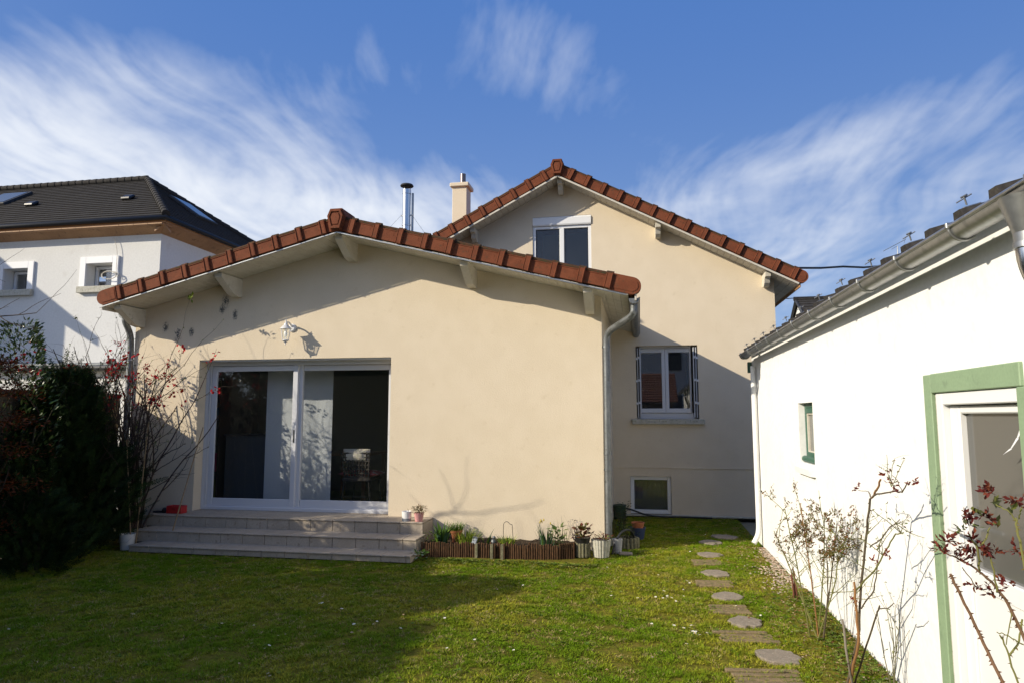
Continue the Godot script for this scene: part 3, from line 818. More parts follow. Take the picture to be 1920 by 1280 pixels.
	for k in 26:
		var xa := -0.12 + k * 0.021
		f.tube([V(xa, 0.09, HZ - 0.16), V(xa, 0.59, HZ - 0.16)], [0.011, 0.011], 6)
	wpart(wn, "curtain", f, mat(0.10, 0.10, 0.10, 0.9))

# ---------------- white outbuilding along the garden
func build_outbuilding() -> void:
	var o := thing("outbuilding", "low white painted outbuilding with green door frame and zinc gutter", "outbuilding", V(3.5, 0, 4))
	# its garden wall lies in the plane x = XW: built as a z-wall and turned: local x = world z
	var w := MB.new()
	var tt := func(_x: float) -> float: return 2.49
	wall_sheet(w, -1.03, 9.5, [], [[4.70, 5.61, 0.0, 1.845], [1.65, 2.205, 1.215, 1.772]], tt, -0.28, 0.0)
	var tr := Transform3D(Basis(V(0, 0, 1), V(0, 1, 0), V(-1, 0, 0)), V(XW, 0, 0))
	var wm := wpart(o, "garden_wall_side", w, M.white_wall)
	wm.transform = Transform3D(tr.basis, tr.origin - o.position)
	w = MB.new(); w.box(V(XW + 0.28, 0, -1.03), V(5.8, 2.49, -0.8)); wpart(o, "end_wall", w, M.white_wall)
	w = MB.new(); w.box(V(XW + 0.28, 0, 9.25), V(5.8, 2.49, 9.5)); wpart(o, "end_wall", w, M.white_wall)
	w = MB.new(); w.box(V(5.55, 0, -0.8), V(5.8, 3.55, 9.25)); wpart(o, "back_wall", w, M.white_wall)
	# profiled sheet roof rising away from the garden
	var sl := 0.27
	var rb := MB.new()
	rb.prism(P2([1.395, 2.492, 6.0, 2.492 + sl * 4.6, 6.0, 2.507 + sl * 4.6, 1.395, 2.507]), Transform3D(), -1.1, 9.6)
	var roof := wpart(o, "roof", rb, M.slate)
	var rib := MB.new()
	# trapezoid rib: local x up the slope, local z across
	var a := atan(sl)
	var rt := Transform3D(Basis(V(0, 0, 1), V(0, 1, 0), V(-1, 0, 0)), Vector3.ZERO)
	rib.prism(P2([-0.052, 0.0, 0.052, 0.0, 0.030, 0.042, -0.030, 0.042]), rt, -4.8, 0.0)
	var rm := rib.mesh()
	var hook := MB.new()
	hook.box(V(-0.025, 0.042, -0.02), V(0.05, 0.048, 0.02), 0.002)
	hook.tube([V(0.0, 0.055, 0), V(0.0, 0.094, 0.004)], [0.004, 0.004], 6)
	hook.tube([V(-0.034, 0.078, -0.006), V(0.03, 0.096, 0.008)], [0.0035, 0.0035], 6)
	hook.tube([V(-0.005, 0.096, -0.012), V(0.005, 0.096, 0.02)], [0.005, 0.005], 6)
	var hm := hook.mesh()
	var zz := 5.773 + 0.315 * 11
	var k := 1
	while zz > -1.05:
		var rp := wpart(roof, "roof_rib", rm, M.slate)
		rp.transform = Transform3D(Basis(Vector3.BACK, a), V(1.40, 2.505, zz) - roof_offset(roof))
		if k % 2 == 1: part(rp, "hook", hm, M.zinc, T(V(0.05, 0, 0)))
		zz -= 0.315; k += 1
	# gutter on hoop brackets, funnel outlet, swan-neck
	var gx := 1.376; var gy := 2.452
	var g := wpart(o, "gutter", gutter_z(gx, gy, 0.053, -0.80, 9.55, -1.0), M.zinc)
	var bz := 5.541 + 0.62 * 6
	while bz > -0.7:
		var b := MB.new(); var pts := []; var rr := []
		for i in 13:
			var an := PI + PI * i / 12.0
			pts.append(V(gx + cos(an) * 0.058, gy + sin(an) * 0.058, bz)); rr.append(0.0065)
		b.tube(pts, rr, 6); b.box(V(gx - 0.070, gy - 0.006, bz - 0.010), V(gx - 0.046, gy + 0.02, bz + 0.012), 0.003)
		wpart(g, "gutter_bracket", b, M.zinc)
		bz -= 0.62
	var fz := 6.03
	var f := MB.new()
	f.lathe(T(V(gx, gy - 0.19, fz)), [Vector2(0.048, 0.0), Vector2(0.050, 0.035), Vector2(0.088, 0.165), Vector2(0.085, 0.165)], 24)
	wpart(g, "funnel_outlet", f, M.zinc)
	f = pipe([V(gx, gy - 0.15, fz), V(gx, gy - 0.28, fz), V(XW - 0.06, gy - 0.46, fz + 0.02), V(XW - 0.06, gy - 0.62, fz + 0.02), V(XW - 0.06, 0.1, fz + 0.02)], 0.046, 20)
	var ds := wpart(o, "downspout", f, M.steel)
	f = MB.new(); f.lathe(T(V(gx, gy - 0.2, fz)), [Vector2(0.047, -0.012), Vector2(0.053, -0.01), Vector2(0.053, 0.01), Vector2(0.047, 0.012)], 20); wpart(ds, "collar", f, M.zinc)
	# white pipe at the far corner, kicked out at its foot
	wpart(o, "waste_pipe", pipe([V(XW - 0.045, 2.30, -0.66), V(XW - 0.045, 0.16, -0.66), V(XW - 0.12, 0.04, -0.62)], 0.032, 12), M.white_wall)
	f = MB.new(); f.box(V(XW - 0.065, 2.23, -0.99), V(XW - 0.012, 2.375, -0.94), 0.004); wpart(o, "bracket", f, M.dark_green)
	# small green window, set deep in the wall
	f = MB.new(); frame_xy(f, 1.652, 2.203, 1.217, 1.770, 0.045, -0.10, -0.055)
	var wn := wpart(o, "window", f, M.dark_green); wn.transform = Transform3D(tr.basis, tr.origin - o.position)
	f = MB.new(); frame_xy(f, 1.697, 2.158, 1.262, 1.725, 0.05, -0.095, -0.045); part(wn, "sash", f, M.dark_green)
	f = MB.new(); frame_xy(f, 1.747, 2.108, 1.312, 1.675, 0.012, -0.085, -0.052, 0.003); part(wn, "putty", f, M.old_white)
	f = MB.new(); f.box(V(2.10, 1.32, -0.076), V(1.755, 1.67, -0.072)); part(wn, "pane", f, mat(0.17, 0.17, 0.165, 0.12))
	f = MB.new(); f.tube([V(2.2, 1.245, -0.040), V(1.655, 1.245, -0.040)], [0.03, 0.03], 10); part(wn, "drip_rail", f, M.dark_green)
	f = MB.new(); f.prism(P2([-0.13, 1.10, 0.045, 1.115, 0.055, 1.175, -0.0, 1.214, -0.13, 1.2145]), Transform3D(Basis(V(0, 0, 1), V(0, 1, 0), V(-1, 0, 0)), Vector3.ZERO), -2.22, -1.64); part(wn, "sill", f, M.white_wall)
	# door: green surround, white frame, leaf with obscured pane
	f = MB.new()
	f.box(V(4.690, 0.0, -0.012), V(4.784, 1.866, 0.014), 0.004)
	f.box(V(4.785, 1.768, -0.012), V(5.645, 1.868, 0.016), 0.004)
	f.box(V(5.606, 0.0, -0.012), V(5.70, 1.767, 0.014), 0.004)
	var d := wpart(o, "door_surround", f, M.green_paint); d.transform = Transform3D(tr.basis, tr.origin - o.position)
	f = MB.new()
	f.box(V(4.785, 0.02, -0.09), V(4.810, 1.767, -0.004), 0.003)
	part(d, "gap_filler", f, M.concrete)
	f = MB.new()
	f.box(V(4.811, 0.02, -0.10), V(4.880, 1.766, 0.004), 0.005)
	f.box(V(4.881, 1.705, -0.10), V(5.605, 1.766, 0.004), 0.005)
	var df := wpart(o, "door", f, M.white_pvc); df.transform = Transform3D(tr.basis, tr.origin - o.position)
	f = MB.new()
	f.box(V(4.985, 0.04, -0.10), V(4.883, 1.70, -0.03), 0.006)
	f.box(V(5.60, 0.04, -0.10), V(5.535, 1.70, -0.03), 0.006)
	f.box(V(5.534, 1.662, -0.10), V(4.986, 1.70, -0.03), 0.006)
	f.box(V(5.534, 0.845, -0.10), V(4.986, 0.935, -0.03), 0.006)
	part(df, "door_leaf", f, M.white_pvc)
	f = MB.new(); f.box(V(5.534, 0.04, -0.09), V(4.986, 0.844, -0.042), 0.004); part(df, "lower_panel", f, M.white_pvc)
	f = MB.new(); f.box(V(5.533, 0.936, -0.08), V(4.987, 1.661, -0.06)); part(df, "pane", f, mat(0.095, 0.095, 0.09, 0.1))
	f = MB.new(); f.box(V(4.955, 0.98, -0.03), V(4.925, 1.16, -0.018), 0.004); f.tube([V(4.94, 1.10, -0.02), V(4.94, 1.10, 0.03), V(5.05, 1.10, 0.035)], [0.009, 0.009, 0.009], 8); part(df, "handle", f, M.white_pvc)
	f = MB.new()
	var tp := [V(5.545, 1.60, -0.026), V(5.54, 1.56, -0.012), V(5.515, 1.515, 0.004), V(5.47, 1.49, 0.012)]
	for i in 3: f.quad(tp[i] + V(-0.012, 0, 0), tp[i + 1] + V(-0.012, -0.004, 0), tp[i + 1] + V(0.012, 0.004, 0.002), tp[i] + V(0.012, 0, 0.002))
	part(df, "peeling_tape", f, M.white_pvc)

# ---------------- neighbours
func courses(mb: MB, a: Vector3, b: Vector3, c: Vector3, d: Vector3, rows: int) -> void:
	# overlapping tile courses from the eave a..b up to d..c
	var nn := (b - a).cross(d - a).normalized()
	for r in rows:
		var t0 := float(r) / rows; var t1 := (r + 1.06) / rows
		var p := a.lerp(d, t0); var q := b.lerp(c, t0); var p2 := a.lerp(d, minf(t1, 1.0)); var q2 := b.lerp(c, minf(t1, 1.0))
		var up := nn * 0.026
		mb.quad(p + up, q + up, q2, p2)
		mb.quad(p - nn * 0.01, q - nn * 0.01, q + up, p + up)
func cap_run(parent: Node3D, a: Vector3, b: Vector3, n: int, r: float, m: Material) -> void:
	for k in n:
		var t0 := float(k) / n; var t1 := (k + 1.12) / n
		var cp := MB.new(); cp.tube([a.lerp(b, t0), a.lerp(b, t0 + 0.12 / n), a.lerp(b, t1)], [r * 1.2, r * 1.2, r], 8)
		wpart(parent, "ridge_cap", cp, m)
func build_neighbours() -> void:
	var nb := thing("neighbour_house", "white rendered neighbouring house with dark hipped tile roof and small windows", "house", V(-16, 0, -9))
	var zf := -6.0; var xr := -11.62; var xl := -19.5; var zb := -11.6
	var w := MB.new()
	var top := func(_x: float) -> float: return 6.2
	# windows: openings
	wall_sheet(w, xl, xr, [], [[-16.15, -15.40, 4.86, 5.42], [-13.69, -12.92, 4.87, 5.46]], top, zf - 0.35, zf)
	wpart(nb, "front_wall", w, M.nb_wall)
	w = MB.new(); w.box(V(xr - 0.3, 0, zb), V(xr, 6.2, zf - 0.35)); wpart(nb, "side_wall", w, M.nb_wall)
	w = MB.new(); w.box(V(xl, 0, zb), V(xl + 0.3, 6.2, zf - 0.35)); wpart(nb, "side_wall", w, M.nb_wall)
	w = MB.new(); w.box(V(xl + 0.3, 0, zb), V(xr - 0.3, 6.2, zb + 0.3)); wpart(nb, "back_wall", w, M.nb_wall)
	for q in [[-16.15, -15.40, 4.86, 5.42], [-13.69, -12.92, 4.87, 5.46]]:
		var f := MB.new()
		var p := 0.17
		f.box(V(q[0] - p, q[2] - 0.10, zf), V(q[0], q[3] + p, zf + 0.05), 0.004); f.box(V(q[1], q[2] - 0.10, zf), V(q[1] + p, q[3] + p, zf + 0.05), 0.004)
		f.box(V(q[0], q[3], zf), V(q[1], q[3] + p, zf + 0.05), 0.004)
		var wn := wpart(nb, "window", f, M.white_pvc)
		f = MB.new(); f.box(V(q[0] - p - 0.01, q[2] - 0.16, zf - 0.2), V(q[1] + p + 0.01, q[2] - 0.002, zf + 0.11), 0.006); wpart(wn, "sill", f, M.concrete)
		f = MB.new(); frame_xy(f, q[0] + 0.02, q[1] - 0.02, q[2] + 0.01, q[3] - 0.02, 0.07, zf - 0.33, zf - 0.26); wpart(wn, "frame", f, M.grey_pvc)
		pane(wn, q[0] + 0.08, q[1] - 0.08, q[2] + 0.07, q[3] - 0.08, zf - 0.29)
		f = MB.new(); f.box(V(q[0] + 0.05, q[2] + 0.05, zf - 0.6), V(q[1] - 0.05, q[3] - 0.05, zf - 0.58)); wpart(wn, "dark_backing", f, M.dark)  # plain dark sheet set behind the panes
	# eaves: timber soffit and fascia, dark gutter
	var ex := -11.30; var ez := -5.70; var ey := 6.50
	var sb := MB.new()
	var k := 0
	var x := xl
	while x < ex - 0.05:
		var pb := MB.new(); pb.cbox(T(V(minf(x + 0.41, ex - 0.03) - 0.205, 6.30, ez - 0.13)), V(0.405, 0.03, 0.40), 0.005)
		wpart(nb, "soffit_board", pb, M.wood_eave)
		x += 0.41; k += 1
	sb.prism(P2([zf, 6.14, ez - 0.02, 6.32, ez - 0.02, 6.34, zf, 6.20]), Transform3D(Basis(V(0, 0, 1), V(0, 1, 0), V(-1, 0, 0)), Vector3.ZERO), -(ex - 0.05), -xl)
	sb.box(V(xl, 6.33, ez - 0.04), V(ex, 6.44, ez), 0.004)
	wpart(nb, "front_fascia", sb, M.wood_eave)
	sb = MB.new()
	sb.prism(P2([xr, 6.14, ex - 0.02, 6.32, ex - 0.02, 6.34, xr, 6.20]), Transform3D(), zb, ez - 0.05)
	sb.box(V(ex - 0.04, 6.33, zb), V(ex, 6.44, ez - 0.04), 0.004)
	wpart(nb, "side_fascia", sb, M.wood_eave)
	sb = MB.new(); sb.tube([V(xl, 6.44, ez + 0.06), V(ex + 0.06, 6.44, ez + 0.06), V(ex + 0.061, 6.44, zb)], [0.065, 0.065, 0.065], 10); wpart(nb, "gutter", sb, M.black)
	# hipped roof
	var tn := 0.70; var hw := 3.1
	var A := V(xl - 0.3, ey, ez + 0.05); var B := V(ex + 0.05, ey, ez + 0.05); var Cc := V(ex - hw, ey + hw * tn, ez - hw); var D := V(xl - 0.3, ey + hw * tn, ez - hw)
	var E := V(ex + 0.05, ey, ez - 2.0 * hw)
	sb = MB.new(); courses(sb, A, B, Cc, D, 20)
	var rf1 := wpart(nb, "front_roof_slope", sb, M.slate)
	sb = MB.new(); courses(sb, B, E, Cc, Cc, 20); wpart(nb, "side_roof_slope", sb, M.slate)
	sb = MB.new(); sb.quad(E, V(xl - 0.3, ey, ez - 2.0 * hw), D, Cc); wpart(nb, "back_roof_slope", sb, M.slate)
	cap_run(nb, B + V(0, 0.03, 0), Cc + V(0, 0.03, 0), 17, 0.085, M.slate)
	cap_run(nb, Cc + V(0, 0.05, 0), D + V(0, 0.05, 0), 22, 0.085, M.slate)
	cap_run(nb, E + V(0, 0.03, 0), Cc + V(0, 0.03, 0), 17, 0.085, M.slate)
	var nrm := V(0, 1, tn).normalized()
	for vx in [-16.55, -13.5]:
		var p := V(vx, ey + 1.35 * tn, ez - 1.35)
		var f := MB.new(); f.cbox(Transform3D(Basis(V(1, 0, 0), nrm, V(1, 0, 0).cross(nrm)), p + nrm * 0.08), V(0.30, 0.09, 0.26), 0.03)
		wpart(rf1, "roof_vent", f, M.black)
	# roof windows
	var f2 := MB.new(); var p2 := V(-18.2, ey + 2.0 * tn, ez - 2.0)
	f2.cbox(Transform3D(Basis(V(1, 0, 0), nrm, V(1, 0, 0).cross(nrm)), p2 + nrm * 0.06), V(1.0, 0.08, 1.1), 0.01)
	var rw := wpart(nb, "roof_window", f2, M.dark)
	f2 = MB.new(); f2.cbox(Transform3D(Basis(V(1, 0, 0), nrm, V(1, 0, 0).cross(nrm)), p2 + nrm * 0.105), V(0.84, 0.01, 0.94)); wpart(rw, "pane", f2, mat(0.05, 0.06, 0.07, 0.03))
	var nr := V(tn, 1, 0).normalized()
	p2 = V(ex - 1.55, ey + 1.55 * tn, ez - 3.1)
	f2 = MB.new(); f2.cbox(Transform3D(Basis(nr.cross(V(0, 0, 1)), nr, V(0, 0, 1)), p2 + nr * 0.07), V(1.2, 0.08, 0.9), 0.01); rw = wpart(nb, "roof_window", f2, M.dark)
	f2 = MB.new(); f2.cbox(Transform3D(Basis(nr.cross(V(0, 0, 1)), nr, V(0, 0, 1)), p2 + nr * 0.115), V(1.05, 0.01, 0.76)); wpart(rw, "pane", f2, mat(0.05, 0.06, 0.07, 0.03))
	# loose aerial lead on the wall
	f2 = MB.new(); var pts := []; var rr := []
	for i in 14:
		var t := i / 13.0
		pts.append(V(-12.92 + 0.22 * t + sin(t * 5.0) * 0.05, 6.12 - 1.05 * t, zf + 0.07)); rr.append(0.007)
	for i in 22:
		var a := i / 21.0 * TAU * 1.6
		pts.append(V(-12.93 + cos(a) * (0.26 - i * 0.004), 5.12 + sin(a) * 0.10, zf + 0.09 + 0.003 * i)); rr.append(0.011)
	f2.tube(pts, rr, 5); wpart(nb, "aerial_lead", f2, M.old_white)
	# garage of the neighbour: white with a dark flat roof edge
	var g := thing("neighbour_garage", "low white neighbouring garage with dark roof edge behind the garden wall", "garage", V(-12, 0, -4))
	w = MB.new(); w.box(V(-19, 0, -5.9), V(-8.35, 2.45, -2.0)); wpart(g, "wall", w, M.nb_wall)
	w = MB.new(); w.box(V(-19.1, 2.45, -5.95), V(-8.25, 2.60, -1.9), 0.01); wpart(g, "roof", w, M.zinc_old)
	wpart(g, "gutter", tubex(V(-19, 2.52, -1.86), V(-8.3, 2.50, -1.86), 0.05), M.dark)
	w = MB.new(); w.lathe(Transform3D(Basis(V(0, 1, 0), V(0, 0, 1), V(1, 0, 0)), V(-9.2, 2.6, -1.9)), [Vector2(0, 0), Vector2(0.07, 0), Vector2(0.07, 0.05), Vector2(0, 0.05)], 14); wpart(g, "vent_cap", w, M.dark)
	# wall between the gardens
	var gw := thing("garden_wall", "old brownish boundary wall with coping meeting the extension", "wall", V(-7.5, 0, 5))
	w = MB.new(); w.box(V(-7.62, 0, 0.0), V(-7.40, 1.90, 12.0)); wpart(gw, "masonry", w, M.garden_wall)
	for i in 20:
		w = MB.new(); w.box(V(-7.66, 1.90, 0.01 + i * 0.6), V(-7.36, 1.965, 0.60 + i * 0.6), 0.012); wpart(gw, "coping_stone", w, M.garden_wall)
	# a gabled house whose shadow falls on the neighbour's front
	var sh := thing("gabled_house", "tall gabled house whose roof shadow falls on the white neighbouring wall", "house", V(-23, 0, -6))
	w = MB.new()
	var ge := 6.55; var gx := -19.0
	wall_sheet(w, -27.0, gx, [-23.0], [], func(q: float) -> float: return ge + 0.70 * (4.0 - absf(q + 23.0)), -3.35, -3.0)
	wpart(sh, "front_wall", w, M.nb_wall)
	w = MB.new(); w.box(V(gx - 0.3, 0, -11), V(gx, ge, -3.35)); wpart(sh, "side_wall", w, M.nb_wall)
	w = MB.new(); w.prism(P2([-27.6, ge - 0.34, -23, ge + 2.86, -18.4, ge - 0.34, -18.4, ge - 0.12, -23, ge + 3.1, -27.6, ge - 0.12]), Transform3D(), -11.2, -2.75); wpart(sh, "roof", w, M.slate)
func tubex(a: Vector3, b: Vector3, r: float) -> MB:
	var m := MB.new(); m.tube([a, b], [r, r], 10); return m

# ---------------- the room behind the sliding door
func build_room() -> void:
	var f := MB.new()
	f.box(V(-6.95, 0.27, HZ + 0.21), V(-0.72, 0.34, -0.255)); setting("room_floor", f, M.room_floor)
	f = MB.new(); f.box(V(-6.95, 2.62, HZ + 0.21), V(-0.72, 2.68, -0.255)); setting("room_ceiling", f, M.room)
	f = MB.new(); f.box(V(-6.955, 0.34, HZ + 0.21), V(-6.935, 2.62, -0.255)); f.box(V(-0.735, 0.34, HZ + 0.21), V(-0.715, 2.62, -0.255)); setting("room_wall", f, M.room)
	for q in [[-5.43, -4.90, -0.60, "wider grey fabric panel blind behind the sliding door beside dark cabinet"], [-4.93, -4.40, -0.63, "narrow grey fabric panel blind behind the sliding door near wicker chair"]]:
		var c := thing("panel_blind", q[3], "blind", V((q[0] + q[1]) / 2, 0.36, q[2]), "fabric panels hanging behind the sliding door")
		f = MB.new()
		var n := 10
		for k in n:
			var a: float = lerpf(q[0], q[1], float(k) / n); var b: float = lerpf(q[0], q[1], float(k + 1) / n)
			var za: float = q[2] + sin(k * 0.9) * 0.006; var zb2: float = q[2] + sin((k + 1) * 0.9) * 0.006
			f.quad(V(a, 0.40, za), V(b, 0.40, zb2), V(b, 2.55, zb2), V(a, 2.55, za))
			f.quad(V(b, 0.40, zb2 - 0.003), V(a, 0.40, za - 0.003), V(a, 2.55, za - 0.003), V(b, 2.55, zb2 - 0.003))
		wpart(c, "fabric", f, mat(0.42, 0.45, 0.46, 0.9))
		f = MB.new(); f.box(V(q[0], 0.385, q[2] - 0.012), V(q[1], 0.405, q[2] + 0.008), 0.003); wpart(c, "weight_bar", f, M.grey_pvc)
	# chair with two cushions
	var ch := thing("wicker_chair", "dark wicker chair seen from behind through the sliding door", "chair", V(-4.10, 0.34, -1.05))
	var wick := mat(0.035, 0.028, 0.022, 0.7)
	f = MB.new()
	for k in 9:
		var t := k / 8.0 - 0.5
		f.tube([V(t * 0.36, 0.40, 0.19), V(t * 0.40, 0.60, 0.225), V(t * 0.44, 0.78, 0.24)], [0.012, 0.012, 0.012], 5)
	for k in 7: f.tube([V(-0.2 - k * 0.005, 0.42 + k * 0.058, 0.195 + k * 0.008), V(0.2 + k * 0.005, 0.42 + k * 0.058, 0.195 + k * 0.008)], [0.014, 0.014], 5)
	part(ch, "backrest", f, wick)
	f = MB.new(); f.cbox(T(V(0, 0.38, 0)), V(0.46, 0.06, 0.44), 0.02); part(ch, "seat", f, wick)
	for q in [V(-0.2, 0, 0.2), V(0.2, 0, 0.2), V(-0.2, 0, -0.2), V(0.2, 0, -0.2)]:
		f = MB.new(); f.tube([V(q.x * 1.15, 0, q.z * 1.1), V(q.x * 0.95, 0.37, q.z * 0.95)], [0.013, 0.015], 8); part(ch, "leg", f, wick)
	f = MB.new(); f.tube([V(-0.2, 0.14, 0.2), V(0.2, 0.14, 0.2)], [0.009, 0.009], 6); part(ch, "stretcher", f, wick)
	cushion("cushion", "cream cushion with printed edge leaning on top of the wicker chair back", V(-4.10, 1.08, -0.84), V(0.42, 0.15, 0.10), C(0.55, 0.52, 0.40), 0.10)
	cushion("cushion", "red and white seat cushion lying on the dark wicker chair", V(-4.10, 0.80, -1.06), V(0.60, 0.12, 0.42), C(0.42, 0.10, 0.10), 0.0)
	var cb := thing("cabinet", "dark grey low cabinet standing behind the sliding door", "cabinet", V(-6.0, 0.34, -1.25))
	f = MB.new(); f.box(V(-0.37, 0.06, -0.25), V(0.42, 1.0, 0.2), 0.006); part(cb, "carcass", f, mat(0.10, 0.10, 0.10, 0.5))
	f = MB.new(); f.box(V(-0.39, 1.0, -0.27), V(0.44, 1.03, 0.22), 0.004); part(cb, "top", f, mat(0.06, 0.055, 0.05, 0.4))
	f = MB.new(); f.box(V(-0.33, 0.0, -0.22), V(0.38, 0.06, 0.17)); part(cb, "base", f, M.dark)
	var bs := thing("bookcase", "narrow dark bookcase with books at the edge of the sliding door", "bookcase", V(-6.72, 0.34, -1.3))
	f = MB.new(); f.box(V(-0.16, 0, -0.14), V(-0.14, 1.9, 0.14)); f.box(V(0.14, 0, -0.14), V(0.16, 1.9, 0.14)); part(bs, "side_panel", f, M.room_floor)
	for k in 5:
		f = MB.new(); f.box(V(-0.14, 0.02 + k * 0.40, -0.14), V(0.14, 0.04 + k * 0.40, 0.14)); part(bs, "shelf", f, M.room_floor)
	for k in 4:
		for j in 7:
			var bk := thing("book", "book standing upright in the narrow dark bookcase", "book", V(-6.72 - 0.12 + j * 0.037, 0.38 + k * 0.40, -1.27), "books in the bookcase")
			f = MB.new(); f.box(V(-0.015, 0, -0.09), V(0.015, rf(0.2, 0.29), 0.09), 0.002)
			part(bk, "cover", f, mat(rf(0.05, 0.4), rf(0.04, 0.25), rf(0.04, 0.25), 0.7))
	var tb := thing("dining_table", "dark orange wooden table standing beside the wicker chair indoors", "table", V(-4.45, 0.34, -1.6))
	f = MB.new(); f.box(V(-0.45, 0.70, -0.5), V(0.35, 0.74, 0.4), 0.006); part(tb, "tabletop", f, mat(0.16, 0.06, 0.025, 0.5))
	for q in [[-0.4, -0.45], [0.3, -0.45], [-0.4, 0.35], [0.3, 0.35]]:
		f = MB.new(); f.box(V(q[0] - 0.03, 0, q[1] - 0.03), V(q[0] + 0.03, 0.70, q[1] + 0.03), 0.004); part(tb, "leg", f, mat(0.16, 0.06, 0.025, 0.5))
func cushion(called: String, label: String, at: Vector3, s: Vector3, col: Color, tilt: float) -> void:
	var c := thing(called, label, "cushion", at)
	var b := MB.new()
	var n := 8
	var q := func(i: int, j: int, up: float) -> Vector3:
		var u := float(i) / n * 2.0 - 1.0; var w := float(j) / n * 2.0 - 1.0
		var th := pow(maxf(0.0, (1.0 - u * u) * (1.0 - w * w)), 0.45)
		var pinch := 1.0 - 0.10 * (1.0 - absf(u)) * absf(w) - 0.0
		return V(u * s.x * 0.5 * pinch, (th * up * 0.5) * (s.y if tilt == 0.0 else s.z), w * 0.5 * (s.z if tilt == 0.0 else s.y * 1.2))
	for i in n:
		for j in n:
			for up in [1.0, -1.0]:
				b.col = col if (i + j * 3) % 5 != 0 else Color(0.55, 0.5, 0.45)
				if up > 0: b.quad(q.call(i, j + 1, up), q.call(i + 1, j + 1, up), q.call(i + 1, j, up), q.call(i, j, up))
				else: b.quad(q.call(i, j, up), q.call(i + 1, j, up), q.call(i + 1, j + 1, up), q.call(i, j + 1, up))
	part(c, "cover", b, M.paint, T(Vector3.ZERO, Basis(V(1, 0, 0), PI / 2) if tilt != 0.0 else Basis()))

# ---------------- tiled steps
func build_steps() -> void:
	var s := thing("entrance_steps", "three beige tiled steps leading up to the sliding door", "steps", V(-4.6, 0, 0.6))
	var lv := [[0.345, 0.44, -6.52, -2.66], [0.205, 0.80, -6.40, -2.62], [0.078, 1.12, -6.20, -2.58]]
	var core := MB.new()
	core.box(V(-6.51, 0.0, -0.16), V(-2.672, 0.328, 0.425)); core.box(V(-6.39, 0.0, 0.425), V(-2.632, 0.188, 0.785)); core.box(V(-6.19, 0.0, 0.785), V(-2.592, 0.061, 1.105))
	wpart(s, "bed_of_mortar", core, M.grout)
	var zback := [0.003, 0.44, 0.80]
	for i in 3:
		var L: Array = lv[i]
		var x: float = L[3]; var off: float = [0.0, 0.13, 0.24][i]
		var first := true
		while x > L[2]:
			var wd := 0.298
			if first: wd = 0.298 - off
			var xa: float = maxf(x - wd, L[2])
			if x - xa > 0.03:
				var t := MB.new(); t.box(V(xa + 0.003, L[0] - 0.017 + rf(-0.001, 0.001), zback[i] + 0.004), V(x - 0.003, L[0] + rf(-0.0015, 0.0015), L[1] + 0.012), 0.004)
				wpart(s, "tread_tile", t, M.tread)
				var r := MB.new(); r.box(V(xa + 0.003, maxf(0.0, L[0] - 0.145), L[1] - 0.016), V(x - 0.003, L[0] - 0.021, L[1] + rf(-0.001, 0.001)), 0.003)
				wpart(s, "riser_tile", r, M.tread)
			x = xa; first = false
	for i in 3:
		var L2: Array = lv[i]
		var e := MB.new(); e.box(V(L2[3] - 0.014, 0.0, zback[i] + 0.004), V(L2[3] - 0.001, L2[0] - 0.021, L2[1] - 0.018), 0.002); wpart(s, "end_tile", e, M.tread)
	var th := MB.new(); th.box(V(-6.145, 0.27, -0.25), V(-3.282, 0.344, 0.002), 0.004); wpart(s, "threshold", th, M.tread)

